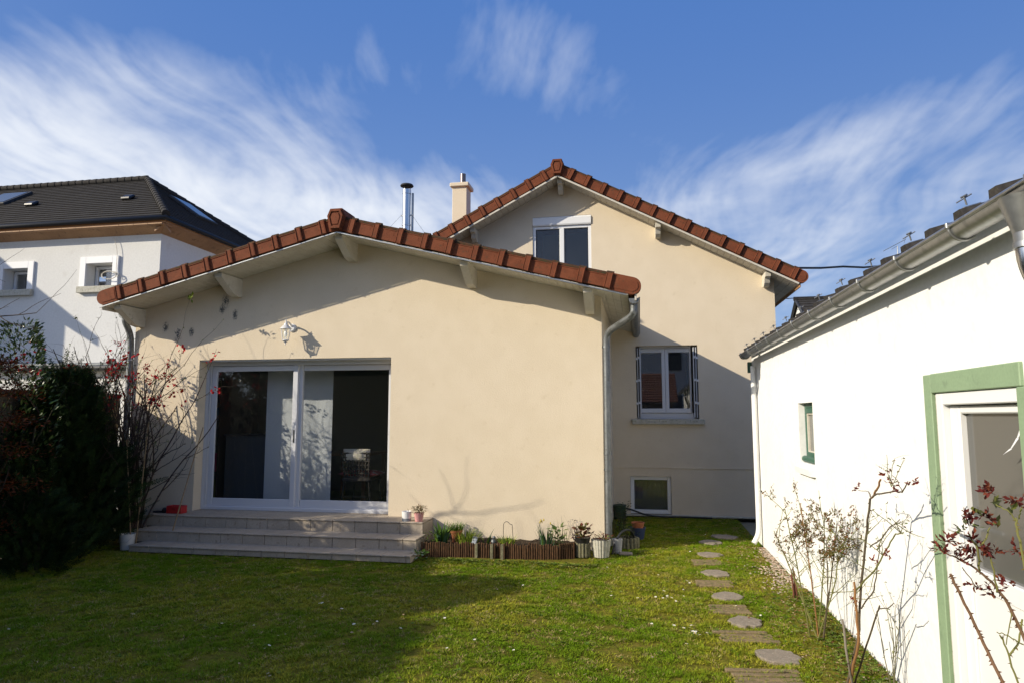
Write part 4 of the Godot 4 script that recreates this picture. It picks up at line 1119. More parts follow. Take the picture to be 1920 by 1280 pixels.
func build_lantern() -> void:
	var l := thing("wall_lantern", "small white metal lantern with clear panes fixed to the cream wall", "lantern", V(-4.735, 2.86, 0.0))
	var wm := mat(0.72, 0.72, 0.72, 0.4)
	var b := MB.new(); b.lathe(Transform3D(Basis(V(1, 0, 0), V(0, 0, 1), V(0, -1, 0)), V(0, 0, 0)), [Vector2(0, 0.0), Vector2(0.058, 0.0), Vector2(0.058, 0.012), Vector2(0.040, 0.026), Vector2(0, 0.03)], 18); part(l, "wall_plate", b, wm)
	b = MB.new(); b.tube([V(0, 0.02, 0.02), V(0, 0.055, 0.07), V(0, 0.066, 0.12), V(0, 0.052, 0.175)], [0.015, 0.013, 0.011, 0.012], 10); part(l, "arm", b, wm)
	var c := V(0, 0, 0.178)
	b = MB.new(); b.lathe(T(c), [Vector2(0.088, -0.035), Vector2(0.086, -0.030), Vector2(0.030, 0.022), Vector2(0.026, 0.040), Vector2(0.012, 0.052), Vector2(0.008, 0.068), Vector2(0.012, 0.076), Vector2(0.004, 0.086), Vector2(0.003, 0.10), Vector2(0, 0.103)], 6)
	b.lathe(T(c), [Vector2(0.0, -0.036), Vector2(0.088, -0.035)], 6); part(l, "roof", b, wm)
	for k in 6:
		var a := TAU * k / 6.0
		b = MB.new(); b.tube([c + V(cos(a) * 0.068, -0.036, -sin(a) * 0.068), c + V(cos(a) * 0.045, -0.185, -sin(a) * 0.045)], [0.0045, 0.0045], 5); part(l, "glazing_bar", b, wm)
		var a2 := TAU * (k + 1) / 6.0
		b = MB.new(); b.quad(c + V(cos(a) * 0.043, -0.185, -sin(a) * 0.043), c + V(cos(a2) * 0.043, -0.185, -sin(a2) * 0.043), c + V(cos(a2) * 0.066, -0.036, -sin(a2) * 0.066), c + V(cos(a) * 0.066, -0.036, -sin(a) * 0.066)); part(l, "pane", b, glass(0.12, Color(0.95, 1, 0.95)))
	b = MB.new(); b.lathe(T(c), [Vector2(0.0, -0.255), Vector2(0.008, -0.245), Vector2(0.006, -0.232), Vector2(0.013, -0.222), Vector2(0.030, -0.205), Vector2(0.050, -0.19), Vector2(0.047, -0.182), Vector2(0, -0.182)], 6); part(l, "base", b, wm)
	b = MB.new(); b.lathe(T(c), [Vector2(0.0, -0.15), Vector2(0.02, -0.13), Vector2(0.024, -0.10), Vector2(0.016, -0.07), Vector2(0.014, -0.04)], 12); part(l, "bulb", b, mat(0.8, 0.8, 0.78, 0.3))

# ================= small things and plants =================
# a branching shoot: tubes into mb; tips and nodes gathered as [point, direction, level]
func grow(mb: MB, p: Vector3, d: Vector3, len: float, r: float, lvl: int, o: Dictionary, tips: Array) -> void:
	var n: int = o.get("segs", 5)
	var pts := [p]; var rr := [r]
	var q := p; var dd := d
	var kids := []
	for i in n:
		dd = (dd + rdir() * float(o.wiggle) + Vector3.UP * float(o.up) + o.get("pull", Vector3.ZERO) * 0.1).normalized()
		q += dd * len / n
		var k := float(i + 1) / n
		pts.append(q); rr.append(lerpf(r, r * float(o.taper), k))
		if lvl > 0 and i >= int(o.get("bare", 1)) and rng.randf() < float(o.fork):
			kids.append([q, dd, lerpf(r, r * float(o.taper), k), k])
		tips.append([q, dd, lvl, i == n - 1])
	var g: Color = o.col
	var sh := rf(0.75, 1.2)
	mb.col = Color(g.r * sh, g.g * sh, g.b * sh)
	mb.tube(pts, rr, 5 if r > 0.006 else 4, false)
	if o.get("thorns", 0) > 0:
		for i in int(o.thorns * len):
			var k2 := rng.randi_range(0, n - 1)
			var bp: Vector3 = pts[k2].lerp(pts[k2 + 1], rng.randf())
			var td := (rdir() - dd * 0.2); td = (td - dd * td.dot(dd)).normalized()
			var tr: float = rr[k2]
			var side := dd * tr * 0.9
			mb.tri(bp + td * tr * 0.6 - side, bp + td * tr * 0.6 + side, bp + td * (tr + 0.008) - dd * 0.003)
	for kk in kids:
		for m in int(o.get("per", 1)):
			var ax := rdir(); ax = (ax - kk[1] * ax.dot(kk[1])).normalized()
			var nd: Vector3 = (kk[1] * cos(float(o.angle)) + ax * sin(float(o.angle)) * rf(0.7, 1.2)).normalized()
			grow(mb, kk[0], nd, len * float(o.shrink) * rf(0.6, 1.15), kk[2] * 0.7, lvl - 1, o, tips)
func jitter(c: Color, k: float) -> Color:
	var s := 1.0 + rf(-k, k)
	return Color(c.r * s * (1.0 + rf(-k, k) * 0.4), c.g * s, c.b * s * (1.0 + rf(-k, k) * 0.4))
func clump(parent: Node3D, n: int, h: float, w: float, spread: float, cols: Array, lean := 0.35, droop := 0.25) -> void:
	var b := MB.new()
	for i in n:
		var a := rf(0, TAU); var r := spread * sqrt(rng.randf())
		var out := V(cos(a), 0, sin(a))
		var d := (Vector3.UP + out * rf(0.05, lean)).normalized()
		b.col = jitter(cols[i % cols.size()], 0.2)
		var l := h * rf(0.6, 1.1)
		b.blade(out * r * 0.5, d, V(-sin(a + rf(-0.8, 0.8)), 0, cos(a)), l, w * rf(0.7, 1.2), out * l * droop * rng.randf() - V(0, l * droop * 0.4 * rng.randf(), 0))
	part(parent, "leaves", b, M.leaf)
func rosette(parent: Node3D, n: int, l: float, w: float, h: float, spread: float, cols: Array, called := "leaves", m: Material = null) -> void:
	var b := MB.new()
	for i in n:
		var a := rf(0, TAU)
		var p := V(cos(a) * rf(0, spread), rf(0.1, 1.0) * h, sin(a) * rf(0, spread))
		var d := (V(cos(a), rf(0.0, 0.9), sin(a)) + rdir() * 0.4).normalized()
		b.col = jitter(cols[rng.randi() % cols.size()], 0.25)
		b.leaf(p, d, (Vector3.UP + rdir() * 0.3).normalized(), l * rf(0.6, 1.1), w * rf(0.7, 1.2), 0.2, rf(0, 0.2))
	part(parent, called, b, m if m else M.leaf)
func stems(parent: Node3D, n: int, h: float, spread: float, r: float, col: Color, fork := 0.4) -> Array:
	var b := MB.new(); var tips := []
	for i in n:
		var a := rf(0, TAU)
		grow(b, V(cos(a), 0, sin(a)) * spread * 0.3, (Vector3.UP + V(cos(a), 0, sin(a)) * rf(0.1, 0.6)).normalized(), h * rf(0.6, 1.0), r, 1, {"wiggle": 0.12, "up": 0.03, "taper": 0.4, "fork": fork, "angle": 0.7, "shrink": 0.5, "col": col, "segs": 4}, tips)
	part(parent, "stems", b, M.bark)
	return tips

func pot(parent: Node3D, r0: float, r1: float, h: float, m: Material, rim := 0.0) -> void:
	var b := MB.new()
	var pr := [Vector2(0, 0), Vector2(r0 - 0.004, 0), Vector2(r0, 0.004), Vector2(lerpf(r0, r1, 0.8), h * 0.8)]
	if rim > 0: pr.append_array([Vector2(lerpf(r0, r1, 0.82) + rim, h * 0.82), Vector2(r1 + rim, h)])
	else: pr.append(Vector2(r1, h))
	pr.append_array([Vector2(r1 - 0.012, h), Vector2(r1 - 0.02, h - 0.025), Vector2(0, h - 0.02)])
	b.lathe(Transform3D(), pr, 24)
	part(parent, "pot", b, m)
func soil_disc(parent: Node3D, r: float, y: float) -> void:
	var b := MB.new(); b.lathe(Transform3D(), [Vector2(r, y), Vector2(r * 0.5, y + 0.006), Vector2(0, y + 0.01)], 16)
	part(parent, "soil", b, M.soil)

func build_bed() -> void:
	# pots on the steps
	var o := thing("plant_pot", "white pot with grey base standing on the top step", "pot", V(-2.90, 0.346, 0.36))
	var b := MB.new(); b.lathe(Transform3D(), [Vector2(0, 0), Vector2(0.055, 0), Vector2(0.058, 0.035)], 24); part(o, "base", b, mat(0.22, 0.24, 0.27, 0.5))
	b = MB.new(); b.lathe(Transform3D(), [Vector2(0.0585, 0.035), Vector2(0.061, 0.118), Vector2(0.062, 0.12), Vector2(0.055, 0.12), Vector2(0.052, 0.10), Vector2(0, 0.10)], 24); part(o, "body", b, mat(0.72, 0.72, 0.71, 0.4))
	b = MB.new(); b.col = C(0.12, 0.07, 0.03); b.tube([V(0.02, 0.1, 0), V(0.025, 0.13, 0.005), V(0.012, 0.15, 0.005)], [0.003, 0.003, 0.002], 5); part(o, "dry_stem", b, M.bark)
	o = thing("potted_plant", "pink pot with bushy brownish succulent on the top step", "potted plant", V(-2.735, 0.346, 0.375))
	pot(o, 0.045, 0.062, 0.105, mat(0.62, 0.30, 0.29, 0.5)); soil_disc(o, 0.045, 0.08)
	rosette(o, 260, 0.035, 0.016, 0.10, 0.09, [C(0.13, 0.10, 0.035), C(0.17, 0.08, 0.035), C(0.10, 0.12, 0.04), C(0.20, 0.14, 0.07)], "leaves", M.gloss_leaf)
	o.get_child(o.get_child_count() - 1).position.y = 0.085
	# edging of short stakes and the bed behind it
	var ed := thing("stake_edging", "brown wooden stake roll edging along the flower bed", "edging", V(-1.7, 0, 0.6))
	var curve := [V(-2.57, 0, 0.74), V(-1.92, 0, 0.64), V(-1.735, 0, 0.61), V(-1.35, 0, 0.615), V(-0.98, 0, 0.56), V(-0.80, 0, 0.47), V(-0.79, 0, 0.2)]
	var kinds := []
	for k in 4:
		b = MB.new()
		var hh := 0.150 + k * 0.006
		b.lathe(Transform3D(), [Vector2(0.0125, -0.02), Vector2(0.0125, hh), Vector2(0.009, hh + 0.004), Vector2(0, hh + 0.005)], 7)
		kinds.append(b.mesh())
	var n := 0
	for i in curve.size() - 1:
		var a: Vector3 = curve[i]; var c2: Vector3 = curve[i + 1]
		var cnt := int((c2 - a).length() / 0.026)
		for k in cnt:
			var p := a.lerp(c2, float(k) / cnt) + V(rf(-0.002, 0.002), rf(-0.012, 0.006), rf(-0.003, 0.003))
			part(ed, "stake", kinds[rng.randi() % 4], M.stake, T(p - ed.position, Basis(V(0, 0, 1), rf(-0.03, 0.03))))
			n += 1
	for x in [-1.93, -1.745, -1.62]:
		b = MB.new(); b.box(V(-0.017, -0.02, -0.01), V(0.017, 0.155, 0.012), 0.004); part(ed, "post", b, M.log_wood, T(V(x, 0, 0.655) - ed.position))
	b = MB.new()
	var bp := PackedVector2Array([Vector2(-2.6, 0.004), Vector2(-0.82, 0.004), Vector2(-0.82, 0.45), Vector2(-0.99, 0.54), Vector2(-1.35, 0.60), Vector2(-1.92, 0.62), Vector2(-2.57, 0.72)])
	var idx := Geometry2D.triangulate_polygon(bp)
	var fn := FastNoiseLite.new(); fn.seed = 4; fn.frequency = 6.0
	# soil as a bumpy grid clipped to the bed
	var gx := -2.6
	while gx < -0.82:
		var gz := 0.004
		while gz < 0.70:
			if Geometry2D.is_point_in_polygon(Vector2(gx + 0.02, gz + 0.02), bp):
				var hq := func(xx: float, zz: float) -> Vector3: return V(xx, 0.105 + fn.get_noise_2d(xx, zz) * 0.025, zz)
				b.quad(hq.call(gx, gz + 0.04), hq.call(gx + 0.04, gz + 0.04), hq.call(gx + 0.04, gz), hq.call(gx, gz))
			gz += 0.04
		gx += 0.04
	setting("flower_bed_soil", b, M.soil)
	var G1 := C(0.065, 0.125, 0.022); var G2 := C(0.12, 0.19, 0.03); var GY := C(0.26, 0.31, 0.04); var GB := C(0.045, 0.09, 0.05)
	o = thing("tulip_clump", "broad leaved bulb clump at the corner of the steps", "plant", V(-2.40, 0.09, 0.47)); clump(o, 34, 0.29, 0.034, 0.14, [G1, GB, G2], 0.5, 0.35)
	o = thing("creeping_shrub", "small twiggy green shrub growing against the end of the steps", "shrub", V(-2.52, 0.05, 0.55)); stems(o, 9, 0.22, 0.1, 0.004, C(0.10, 0.06, 0.03)); rosette(o, 150, 0.03, 0.014, 0.2, 0.12, [G1, G2])
	o = thing("white_edged_plant", "low plant with pale leaves spilling in front of the stake edging", "plant", V(-2.52, 0.0, 0.93)); rosette(o, 60, 0.06, 0.035, 0.10, 0.10, [G1, G2, C(0.35, 0.4, 0.33)])
	o = thing("potted_grass", "terracotta pot with a mop of green grass in the flower bed", "potted plant", V(-2.26, 0.10, 0.36)); pot(o, 0.052, 0.078, 0.155, M.terracotta, 0.006); soil_disc(o, 0.062, 0.13)
	clump(o, 190, 0.14, 0.006, 0.15, [G1, G2, C(0.07, 0.13, 0.02)], 0.9, 0.5); o.get_child(o.get_child_count() - 1).position.y = 0.13
	o = thing("lime_grass_clump", "lime green grassy clump beside the terracotta pot", "plant", V(-2.10, 0.10, 0.42)); clump(o, 190, 0.21, 0.009, 0.24, [GY, G2, GY], 0.7, 0.35)
	o = thing("lime_grass_clump", "smaller lime green clump in the middle of the bed under the wire hoop", "plant", V(-1.60, 0.10, 0.48)); clump(o, 120, 0.15, 0.009, 0.16, [GY, G2], 0.7, 0.35)
	o = thing("tulip_leaves", "single pair of wide tulip leaves near the garden statuette", "plant", V(-1.86, 0.09, 0.46)); clump(o, 5, 0.20, 0.04, 0.05, [GB, G2], 0.6, 0.2)
	o = thing("garden_lantern", "small white glass garden lantern leaning in the flower bed", "lantern", V(-1.99, 0.10, 0.50)); b = MB.new(); b.cbox(T(V(0, 0.05, 0), Basis(V(0, 0, 1), -0.3)), V(0.055, 0.085, 0.055), 0.008); part(o, "body", b, mat(0.6, 0.65, 0.68, 0.15)); b = MB.new(); b.cbox(T(V(0.012, 0.098, 0), Basis(V(0, 0, 1), -0.3)), V(0.062, 0.016, 0.062), 0.005); part(o, "cap", b, M.zinc)
	o = thing("statuette", "small dark grey stone bird statuette standing in the flower bed", "statuette", V(-1.76, 0.10, 0.48))
	b = MB.new(); b.lathe(Transform3D(), [Vector2(0, 0), Vector2(0.05, 0), Vector2(0.05, 0.018), Vector2(0.028, 0.024), Vector2(0.034, 0.05), Vector2(0.028, 0.075), Vector2(0.014, 0.085), Vector2(0, 0.088)], 14); part(o, "body", b, M.zinc_old)
	b = MB.new(); b.lathe(T(V(0.006, 0.08, 0.006)), [Vector2(0, 0), Vector2(0.02, 0.01), Vector2(0.022, 0.022), Vector2(0.014, 0.036), Vector2(0, 0.04)], 12); part(o, "head", b, M.zinc_old)
	o = thing("wire_hoop", "thin dark wire hoop sticking up from the flower bed soil", "hoop", V(-1.645, 0.09, 0.25))
	b = MB.new(); var hp := []; var hr := []
	for i in 15:
		var a := PI * i / 14.0
		hp.append(V(-cos(a) * 0.04 + (0.03 if i > 12 else 0.0), 0.22 + sin(a) * 0.045, 0)); hr.append(0.0035)
	hp.push_front(V(-0.045, 0.0, 0)); hr.append(0.0035); hp.append(V(0.085, 0.0, 0)); hr.append(0.0035)
	b.tube(hp, hr, 6); part(o, "wire", b, M.rubber)
	o = thing("daffodil_clump", "upright blue green daffodil clump with yellow buds by the wall", "plant", V(-1.13, 0.09, 0.38)); clump(o, 64, 0.29, 0.011, 0.18, [GB, C(0.06, 0.11, 0.07), G1], 0.35, 0.18)
	b = MB.new(); b.col = C(0.5, 0.38, 0.05)
	for i in 5: b.lathe(T(V(rf(-0.09, 0.06), rf(0.24, 0.30), rf(-0.04, 0.04))), [Vector2(0, 0), Vector2(0.008, 0.012), Vector2(0.006, 0.03), Vector2(0, 0.035)], 6)
	part(o, "buds", b, M.petal)
	o = thing("hellebore", "green broad leaved perennial beside the daffodil clump", "plant", V(-1.0, 0.09, 0.36)); stems(o, 7, 0.22, 0.08, 0.005, C(0.12, 0.15, 0.05)); rosette(o, 46, 0.085, 0.04, 0.24, 0.09, [G1, G2, C(0.13, 0.18, 0.06)])
	o = thing("dry_iris", "tall brown dry iris leaves standing against the cream wall", "plant", V(-0.93, 0.09, 0.25)); clump(o, 11, 0.36, 0.012, 0.12, [C(0.13, 0.10, 0.09), C(0.17, 0.15, 0.12), C(0.10, 0.10, 0.07)], 0.3, 0.1)
	o = thing("log_planter", "round planter of upright grey green logs with a black bowl inside", "planter", V(-0.70, 0, 0.38))
	for i in 13:
		var a := TAU * i / 13.0
		b = MB.new(); b.lathe(T(V(cos(a) * 0.075, 0, sin(a) * 0.075)), [Vector2(0.0, 0.0), Vector2(0.018, 0), Vector2(0.018, 0.155 + rf(-0.01, 0.006)), Vector2(0, 0.16)], 8); part(o, "log", b, M.log_wood)
	b = MB.new(); b.lathe(T(V(0, 0.13, 0)), [Vector2(0, 0), Vector2(0.07, 0.0), Vector2(0.095, 0.09), Vector2(0.085, 0.09), Vector2(0, 0.07)], 18); part(o, "bowl", b, M.black)
	o = thing("heuchera", "dark red leafy heuchera growing out of the log planter", "plant", V(-0.70, 0.20, 0.38)); rosette(o, 120, 0.065, 0.045, 0.15, 0.10, [C(0.10, 0.025, 0.018), C(0.17, 0.045, 0.025), C(0.06, 0.02, 0.02), C(0.13, 0.12, 0.04)])
	o = thing("dried_flower_tuft", "grey dried flower tuft behind the dark red heuchera", "plant", V(-0.80, 0.16, 0.26)); stems(o, 16, 0.24, 0.05, 0.003, C(0.16, 0.14, 0.15)); rosette(o, 60, 0.03, 0.014, 0.24, 0.08, [C(0.2, 0.18, 0.2), C(0.1, 0.09, 0.1)])
	o = thing("concrete_planter", "pale ribbed concrete planter standing at the corner of the extension", "planter", V(-0.485, 0, 0.36))
	b = MB.new()
	var seg := 40
	var ring := func(r: float, y: float) -> Array:
		var rr2 := []
		for i in seg:
			var a := TAU * i / seg
			var q := r * (1.0 + (0.035 if i % 2 == 0 else -0.035))
			rr2.append(V(cos(a) * q, y, sin(a) * q))
		return rr2
	var ra: Array = ring.call(0.088, 0.0); var rb2: Array = ring.call(0.112, 0.185); var rc: Array = ring.call(0.114, 0.20)
	for i in seg:
		var j := (i + 1) % seg
		b.quad(ra[j], ra[i], rb2[i], rb2[j]); b.quad(rb2[j], rb2[i], rc[i], rc[j])
		b.quad(rc[j], rc[i], rc[i] * V(0.85, 1, 0.85), rc[j] * V(0.85, 1, 0.85)); b.tri(rc[j] * V(0.85, 0.92, 0.85), rc[i] * V(0.85, 0.92, 0.85), V(0, 0.17, 0))
	part(o, "body", b, M.concrete); soil_disc(o, 0.09, 0.175)
	o = thing("red_leaved_plant", "trailing red and lime leaves growing in the concrete planter", "plant", V(-0.45, 0.185, 0.36)); rosette(o, 80, 0.05, 0.022, 0.06, 0.11, [C(0.16, 0.045, 0.025), C(0.20, 0.07, 0.03), C(0.22, 0.25, 0.05), C(0.09, 0.03, 0.02)])

func build_passage() -> void:
	var o := thing("ribbed_pot", "light grey ribbed pot beside the downspout", "pot", V(-0.30, 0, 0.12)); pot(o, 0.045, 0.062, 0.17, mat(0.32, 0.32, 0.33, 0.6)); soil_disc(o, 0.045, 0.14)
	var b := MB.new()
	for k in 7: b.lathe(T(V(0, 0.02 + k * 0.02, 0)), [Vector2(0.047 + k * 0.0018, 0), Vector2(0.05 + k * 0.0018, 0.004), Vector2(0.047 + k * 0.0018, 0.008)], 20)
	part(o, "ribs", b, mat(0.32, 0.32, 0.33, 0.6))
	o = thing("garden_hose", "black garden hose arching from the grass near the downspout", "hose", V(-0.33, 0, 0.10))
	part(o, "hose_arc", pipe([V(-0.03, 0.0, 0.10), V(0.0, 0.14, 0.05), V(0.09, 0.26, -0.05), V(0.2, 0.24, -0.25), V(0.24, 0.05, -0.45), V(0.24, 0.0, -0.5)], 0.013, 8), M.rubber)
	o = thing("flat_stone", "flat pinkish stone lying in the grass beside the pots", "stone", V(-0.20, 0.0, 0.20)); b = MB.new(); b.cbox(T(V(0, 0.012, 0)), V(0.16, 0.035, 0.09), 0.012); part(o, "body", b, M.stone)
	o = thing("log_ring", "ring of short mossy logs around a small plant", "planter", V(-0.17, 0, -0.28))
	for i in 15:
		var a := TAU * i / 15.0
		b = MB.new(); b.lathe(T(V(cos(a) * 0.11, 0, sin(a) * 0.11)), [Vector2(0.0, 0.0), Vector2(0.022, 0), Vector2(0.022, 0.125 + rf(-0.015, 0.01)), Vector2(0, 0.13)], 8); part(o, "log", b, M.log_wood)
	soil_disc(o, 0.11, 0.09)
	o = thing("small_shrub", "dark leafy plant growing in the ring of logs", "plant", V(-0.17, 0.09, -0.28)); stems(o, 8, 0.2, 0.1, 0.004, C(0.05, 0.04, 0.02)); rosette(o, 110, 0.05, 0.02, 0.18, 0.12, [C(0.04, 0.07, 0.02), C(0.06, 0.08, 0.03)])
	o = thing("blue_pot", "dark blue plastic pot holding a terracotta pot in the passage", "pot", V(-0.06, 0, -0.88)); pot(o, 0.075, 0.105, 0.16, mat(0.03, 0.045, 0.10, 0.4))
	o = thing("terracotta_pot", "orange terracotta pot standing inside the dark blue pot", "pot", V(-0.06, 0.09, -0.88)); pot(o, 0.065, 0.085, 0.135, M.terracotta, 0.004)
	o = thing("downpipe_butt", "dark green plastic tub against the house wall in the passage", "tub", V(-0.36, 0, -2.75)); b = MB.new(); b.lathe(Transform3D(), [Vector2(0, 0), Vector2(0.09, 0), Vector2(0.105, 0.19), Vector2(0.115, 0.20), Vector2(0.115, 0.215), Vector2(0.02, 0.235), Vector2(0, 0.235)], 20); part(o, "tub", b, mat(0.02, 0.045, 0.025, 0.5))
	o = thing("water_hose", "black hose lying along the foot of the house wall", "hose", V(0.2, 0, HZ + 0.2))
	part(o, "hose_run", pipe([V(-0.5, 0.16, 0.1), V(-0.35, 0.13, 0.06), V(-0.15, 0.05, 0.05), V(0.1, 0.03, 0.06), V(0.5, 0.035, 0.05), V(0.9, 0.03, 0.08)], 0.014, 8), M.rubber)
	for q in [[-0.30, -1.5, 0.3, "dark leafy plant behind the blue pot along the extension side"], [-0.28, -2.1, 0.34, "tallest dark leafy plant beside the green tub in the passage"], [-0.33, -0.75, 0.25, "low dark leafy plant between the log ring and the extension"]]:
		o = thing("shade_plant", q[3], "plant", V(q[0], 0, q[1]), "shade plants in the passage"); stems(o, 7, q[2], 0.08, 0.004, C(0.05, 0.04, 0.02)); rosette(o, 80, 0.06, 0.025, q[2], 0.10, [C(0.035, 0.06, 0.02), C(0.05, 0.075, 0.025)])

func blob_disc(r: float, sd: int, h: float, ell := 1.0) -> ArrayMesh:
	var b := MB.new(); var n := 22
	var fn := FastNoiseLite.new(); fn.seed = sd; fn.frequency = 0.9
	var ring := []
	for i in n:
		var a := TAU * i / n
		var q := r * (1.0 + 0.30 * fn.get_noise_2d(cos(a) * 1.5, sin(a) * 1.5))
		ring.append(V(cos(a) * q, 0, sin(a) * q * ell))
	for i in n:
		var p: Vector3 = ring[i]; var q2: Vector3 = ring[(i + 1) % n]
		b.quad(q2 - V(0, 0.04, 0), p - V(0, 0.04, 0), p + V(0, h * 0.6, 0), q2 + V(0, h * 0.6, 0))
		b.quad(q2 + V(0, h * 0.6, 0), p + V(0, h * 0.6, 0), p * 0.93 + V(0, h, 0), q2 * 0.93 + V(0, h, 0))
		b.tri(q2 * 0.93 + V(0, h, 0), p * 0.93 + V(0, h, 0), V(0, h * 1.05, 0))
	return b.mesh()
func build_path() -> void:
	var st := [[0.912, 3.535, "rough lichen-spotted round stepping stone with chipped edge", 0.152], [0.795, 2.735, "round stepping stone with whitish lichen between two slatted wood pieces", 0.138], [0.76, 1.94, "smooth beige round stepping stone level with the gravel patch", 0.142], [0.742, 1.005, "smooth oval stepping stone opposite the white outbuilding's small window", 0.146], [0.78, 0.005, "last sunlit stepping stone before the shaded passage", 0.143], [0.88, -0.82, "first stepping stone lying in the shade of the passage", 0.15], [1.105, -1.27, "dim stepping stone deep in the shaded passage", 0.17]]
	for i in st.size():
		var q: Array = st[i]
		var o := thing("stepping_stone", q[2], "stepping stone", V(q[0], 0, q[1]), "round stepping stones across the lawn")
		o.rotation.y = rf(0, TAU)
		part(o, "slab", blob_disc(q[3], 30 + i, 0.009, 0.94), M.stone)
	var bd := [[0.76, 3.93, 0.46, "slatted wood stepping piece before the chipped round stone"], [0.745, 3.12, 0.42, "mossy slatted wood stepping piece between the two lichened stones"], [0.73, 2.37, 0.34, "overgrown slatted wood stepping piece with daisies on it"], [0.69, 1.46, 0.36, "weathered slatted wood stepping piece near the gravel patch"], [0.72, 0.44, 0.33, "sunken slatted wood stepping piece closest to the passage"]]
	for q in bd:
		var o := thing("wooden_step", q[3], "stepping board", V(q[0], 0, q[1]), "slatted wooden stepping pieces between the stones")
		o.rotation.y = 0.12
		for k in 4:
			var b := MB.new(); var ln: float = q[2] * rf(0.9, 1.02)
			b.cbox(T(V(rf(-0.02, 0.02), -0.011 + rf(-0.004, 0.003), -0.105 + k * 0.07), Basis(V(0, 1, 0), rf(-0.02, 0.02))), V(ln, 0.03, 0.050), 0.006)
			part(o, "slat", b, M.old_wood)
	# pale gravel at the foot of the outbuilding
	var sm := MB.new(); sm.lathe(Transform3D(), [Vector2(0, -0.5), Vector2(0.7, -0.4), Vector2(1.0, 0.0), Vector2(0.6, 0.5), Vector2(0, 0.6)], 6)
	var xf := []; var cols := []
	for i in 900:
		var z := rf(-0.5, 2.2)
		var x := XW - 0.02 - absf(rng.randfn(0, 0.13 if z > 0.6 and z < 1.8 else 0.05))
		var s := rf(0.006, 0.016)
		xf.append(Transform3D(Basis(rdir().normalized(), rf(0, TAU)).scaled(V(s, s * 0.6, s)), V(x, 0.012, z)))
		cols.append(jitter(C(0.42, 0.34, 0.26), 0.3))
	scatter(self, "gravel", sm.mesh(), vmat(0.9), xf, cols)

# ---------------- shrubs along the boundary wall
func spray_mesh(n: int, l: float, nl: float, c: Color, droop: float) -> ArrayMesh:
	var b := MB.new()
	b.col = Color(c.r * 1.2, c.g * 0.7, c.b * 0.6)
	var pts := []; var rr := []
	for i in 5:
		var t := i / 4.0
		pts.append(V(0, l * t, -droop * t * t * l)); rr.append(0.003 * (1.2 - t))
	b.tube(pts, rr, 4, false)
	for i in n:
		var t := (i + 0.5) / n
		var p := V(0, l * t, -droop * t * t * l)
		for s in [-1.0, 1.0]:
			b.col = jitter(c, 0.3)
			var d := V(s, 0.55 + rf(-0.2, 0.2), rf(-0.25, 0.5)).normalized()
			b.leaf(p, d, V(0, 0.2, 1).normalized(), nl * (1.05 - t * 0.5) * rf(0.8, 1.2), nl * 0.2, 0.1)
	return b.mesh()
# crown of sprays filling a volume; shape(t) gives the radius at height t (0..1)
func spray_crown(parent: Node3D, mesh: ArrayMesh, m: Material, count: int, h0: float, h1: float, rx: float, rz: float, prof: Callable, outward: float, cols: Array, smin: float, smax: float) -> void:
	var xf := []; var cl := []
	for i in count:
		var t := rng.randf()
		var a := rf(0, TAU)
		var rad: float = prof.call(t) * (1.0 + 0.22 * sin(a * 3.0 + t * 9.0) + 0.16 * sin(a * 7.0 - t * 14.0))
		var k := pow(rng.randf(), 0.45)
		var out := V(cos(a), 0, sin(a))
		var p := V(cos(a) * rx, 0, sin(a) * rz) * rad * k + V(0, lerpf(h0, h1, t), 0)
		var d := (out * outward + Vector3.UP * rf(0.2, 1.0) + rdir() * 0.45).normalized()
		var f := (out + rdir() * 0.6); f = (f - d * f.dot(d)).normalized()
		var s := rf(smin, smax)
		xf.append(Transform3D(Basis(d.cross(f), d, f).scaled_local(V(s, s, s)), p)); cl.append(jitter(cols[i % cols.size()], 0.25))
	scatter(parent, "crown", mesh, m, xf, cl)
func trunks(parent: Node3D, n: int, h: float, r: float, spread: float, col: Color) -> void:
	var b := MB.new(); var tips := []
	for i in n:
		var a := TAU * i / n + rf(-0.3, 0.3)
		grow(b, V(cos(a), 0, sin(a)) * spread * 0.2, (Vector3.UP * 1.6 + V(cos(a), 0, sin(a)) * rf(0.1, 0.6)).normalized(), h * rf(0.75, 1.0), r, 1, {"wiggle": 0.09, "up": 0.05, "taper": 0.35, "fork": 0.5, "angle": 0.6, "shrink": 0.5, "col": col, "segs": 6}, tips)
	part(parent, "trunk", b, M.bark)
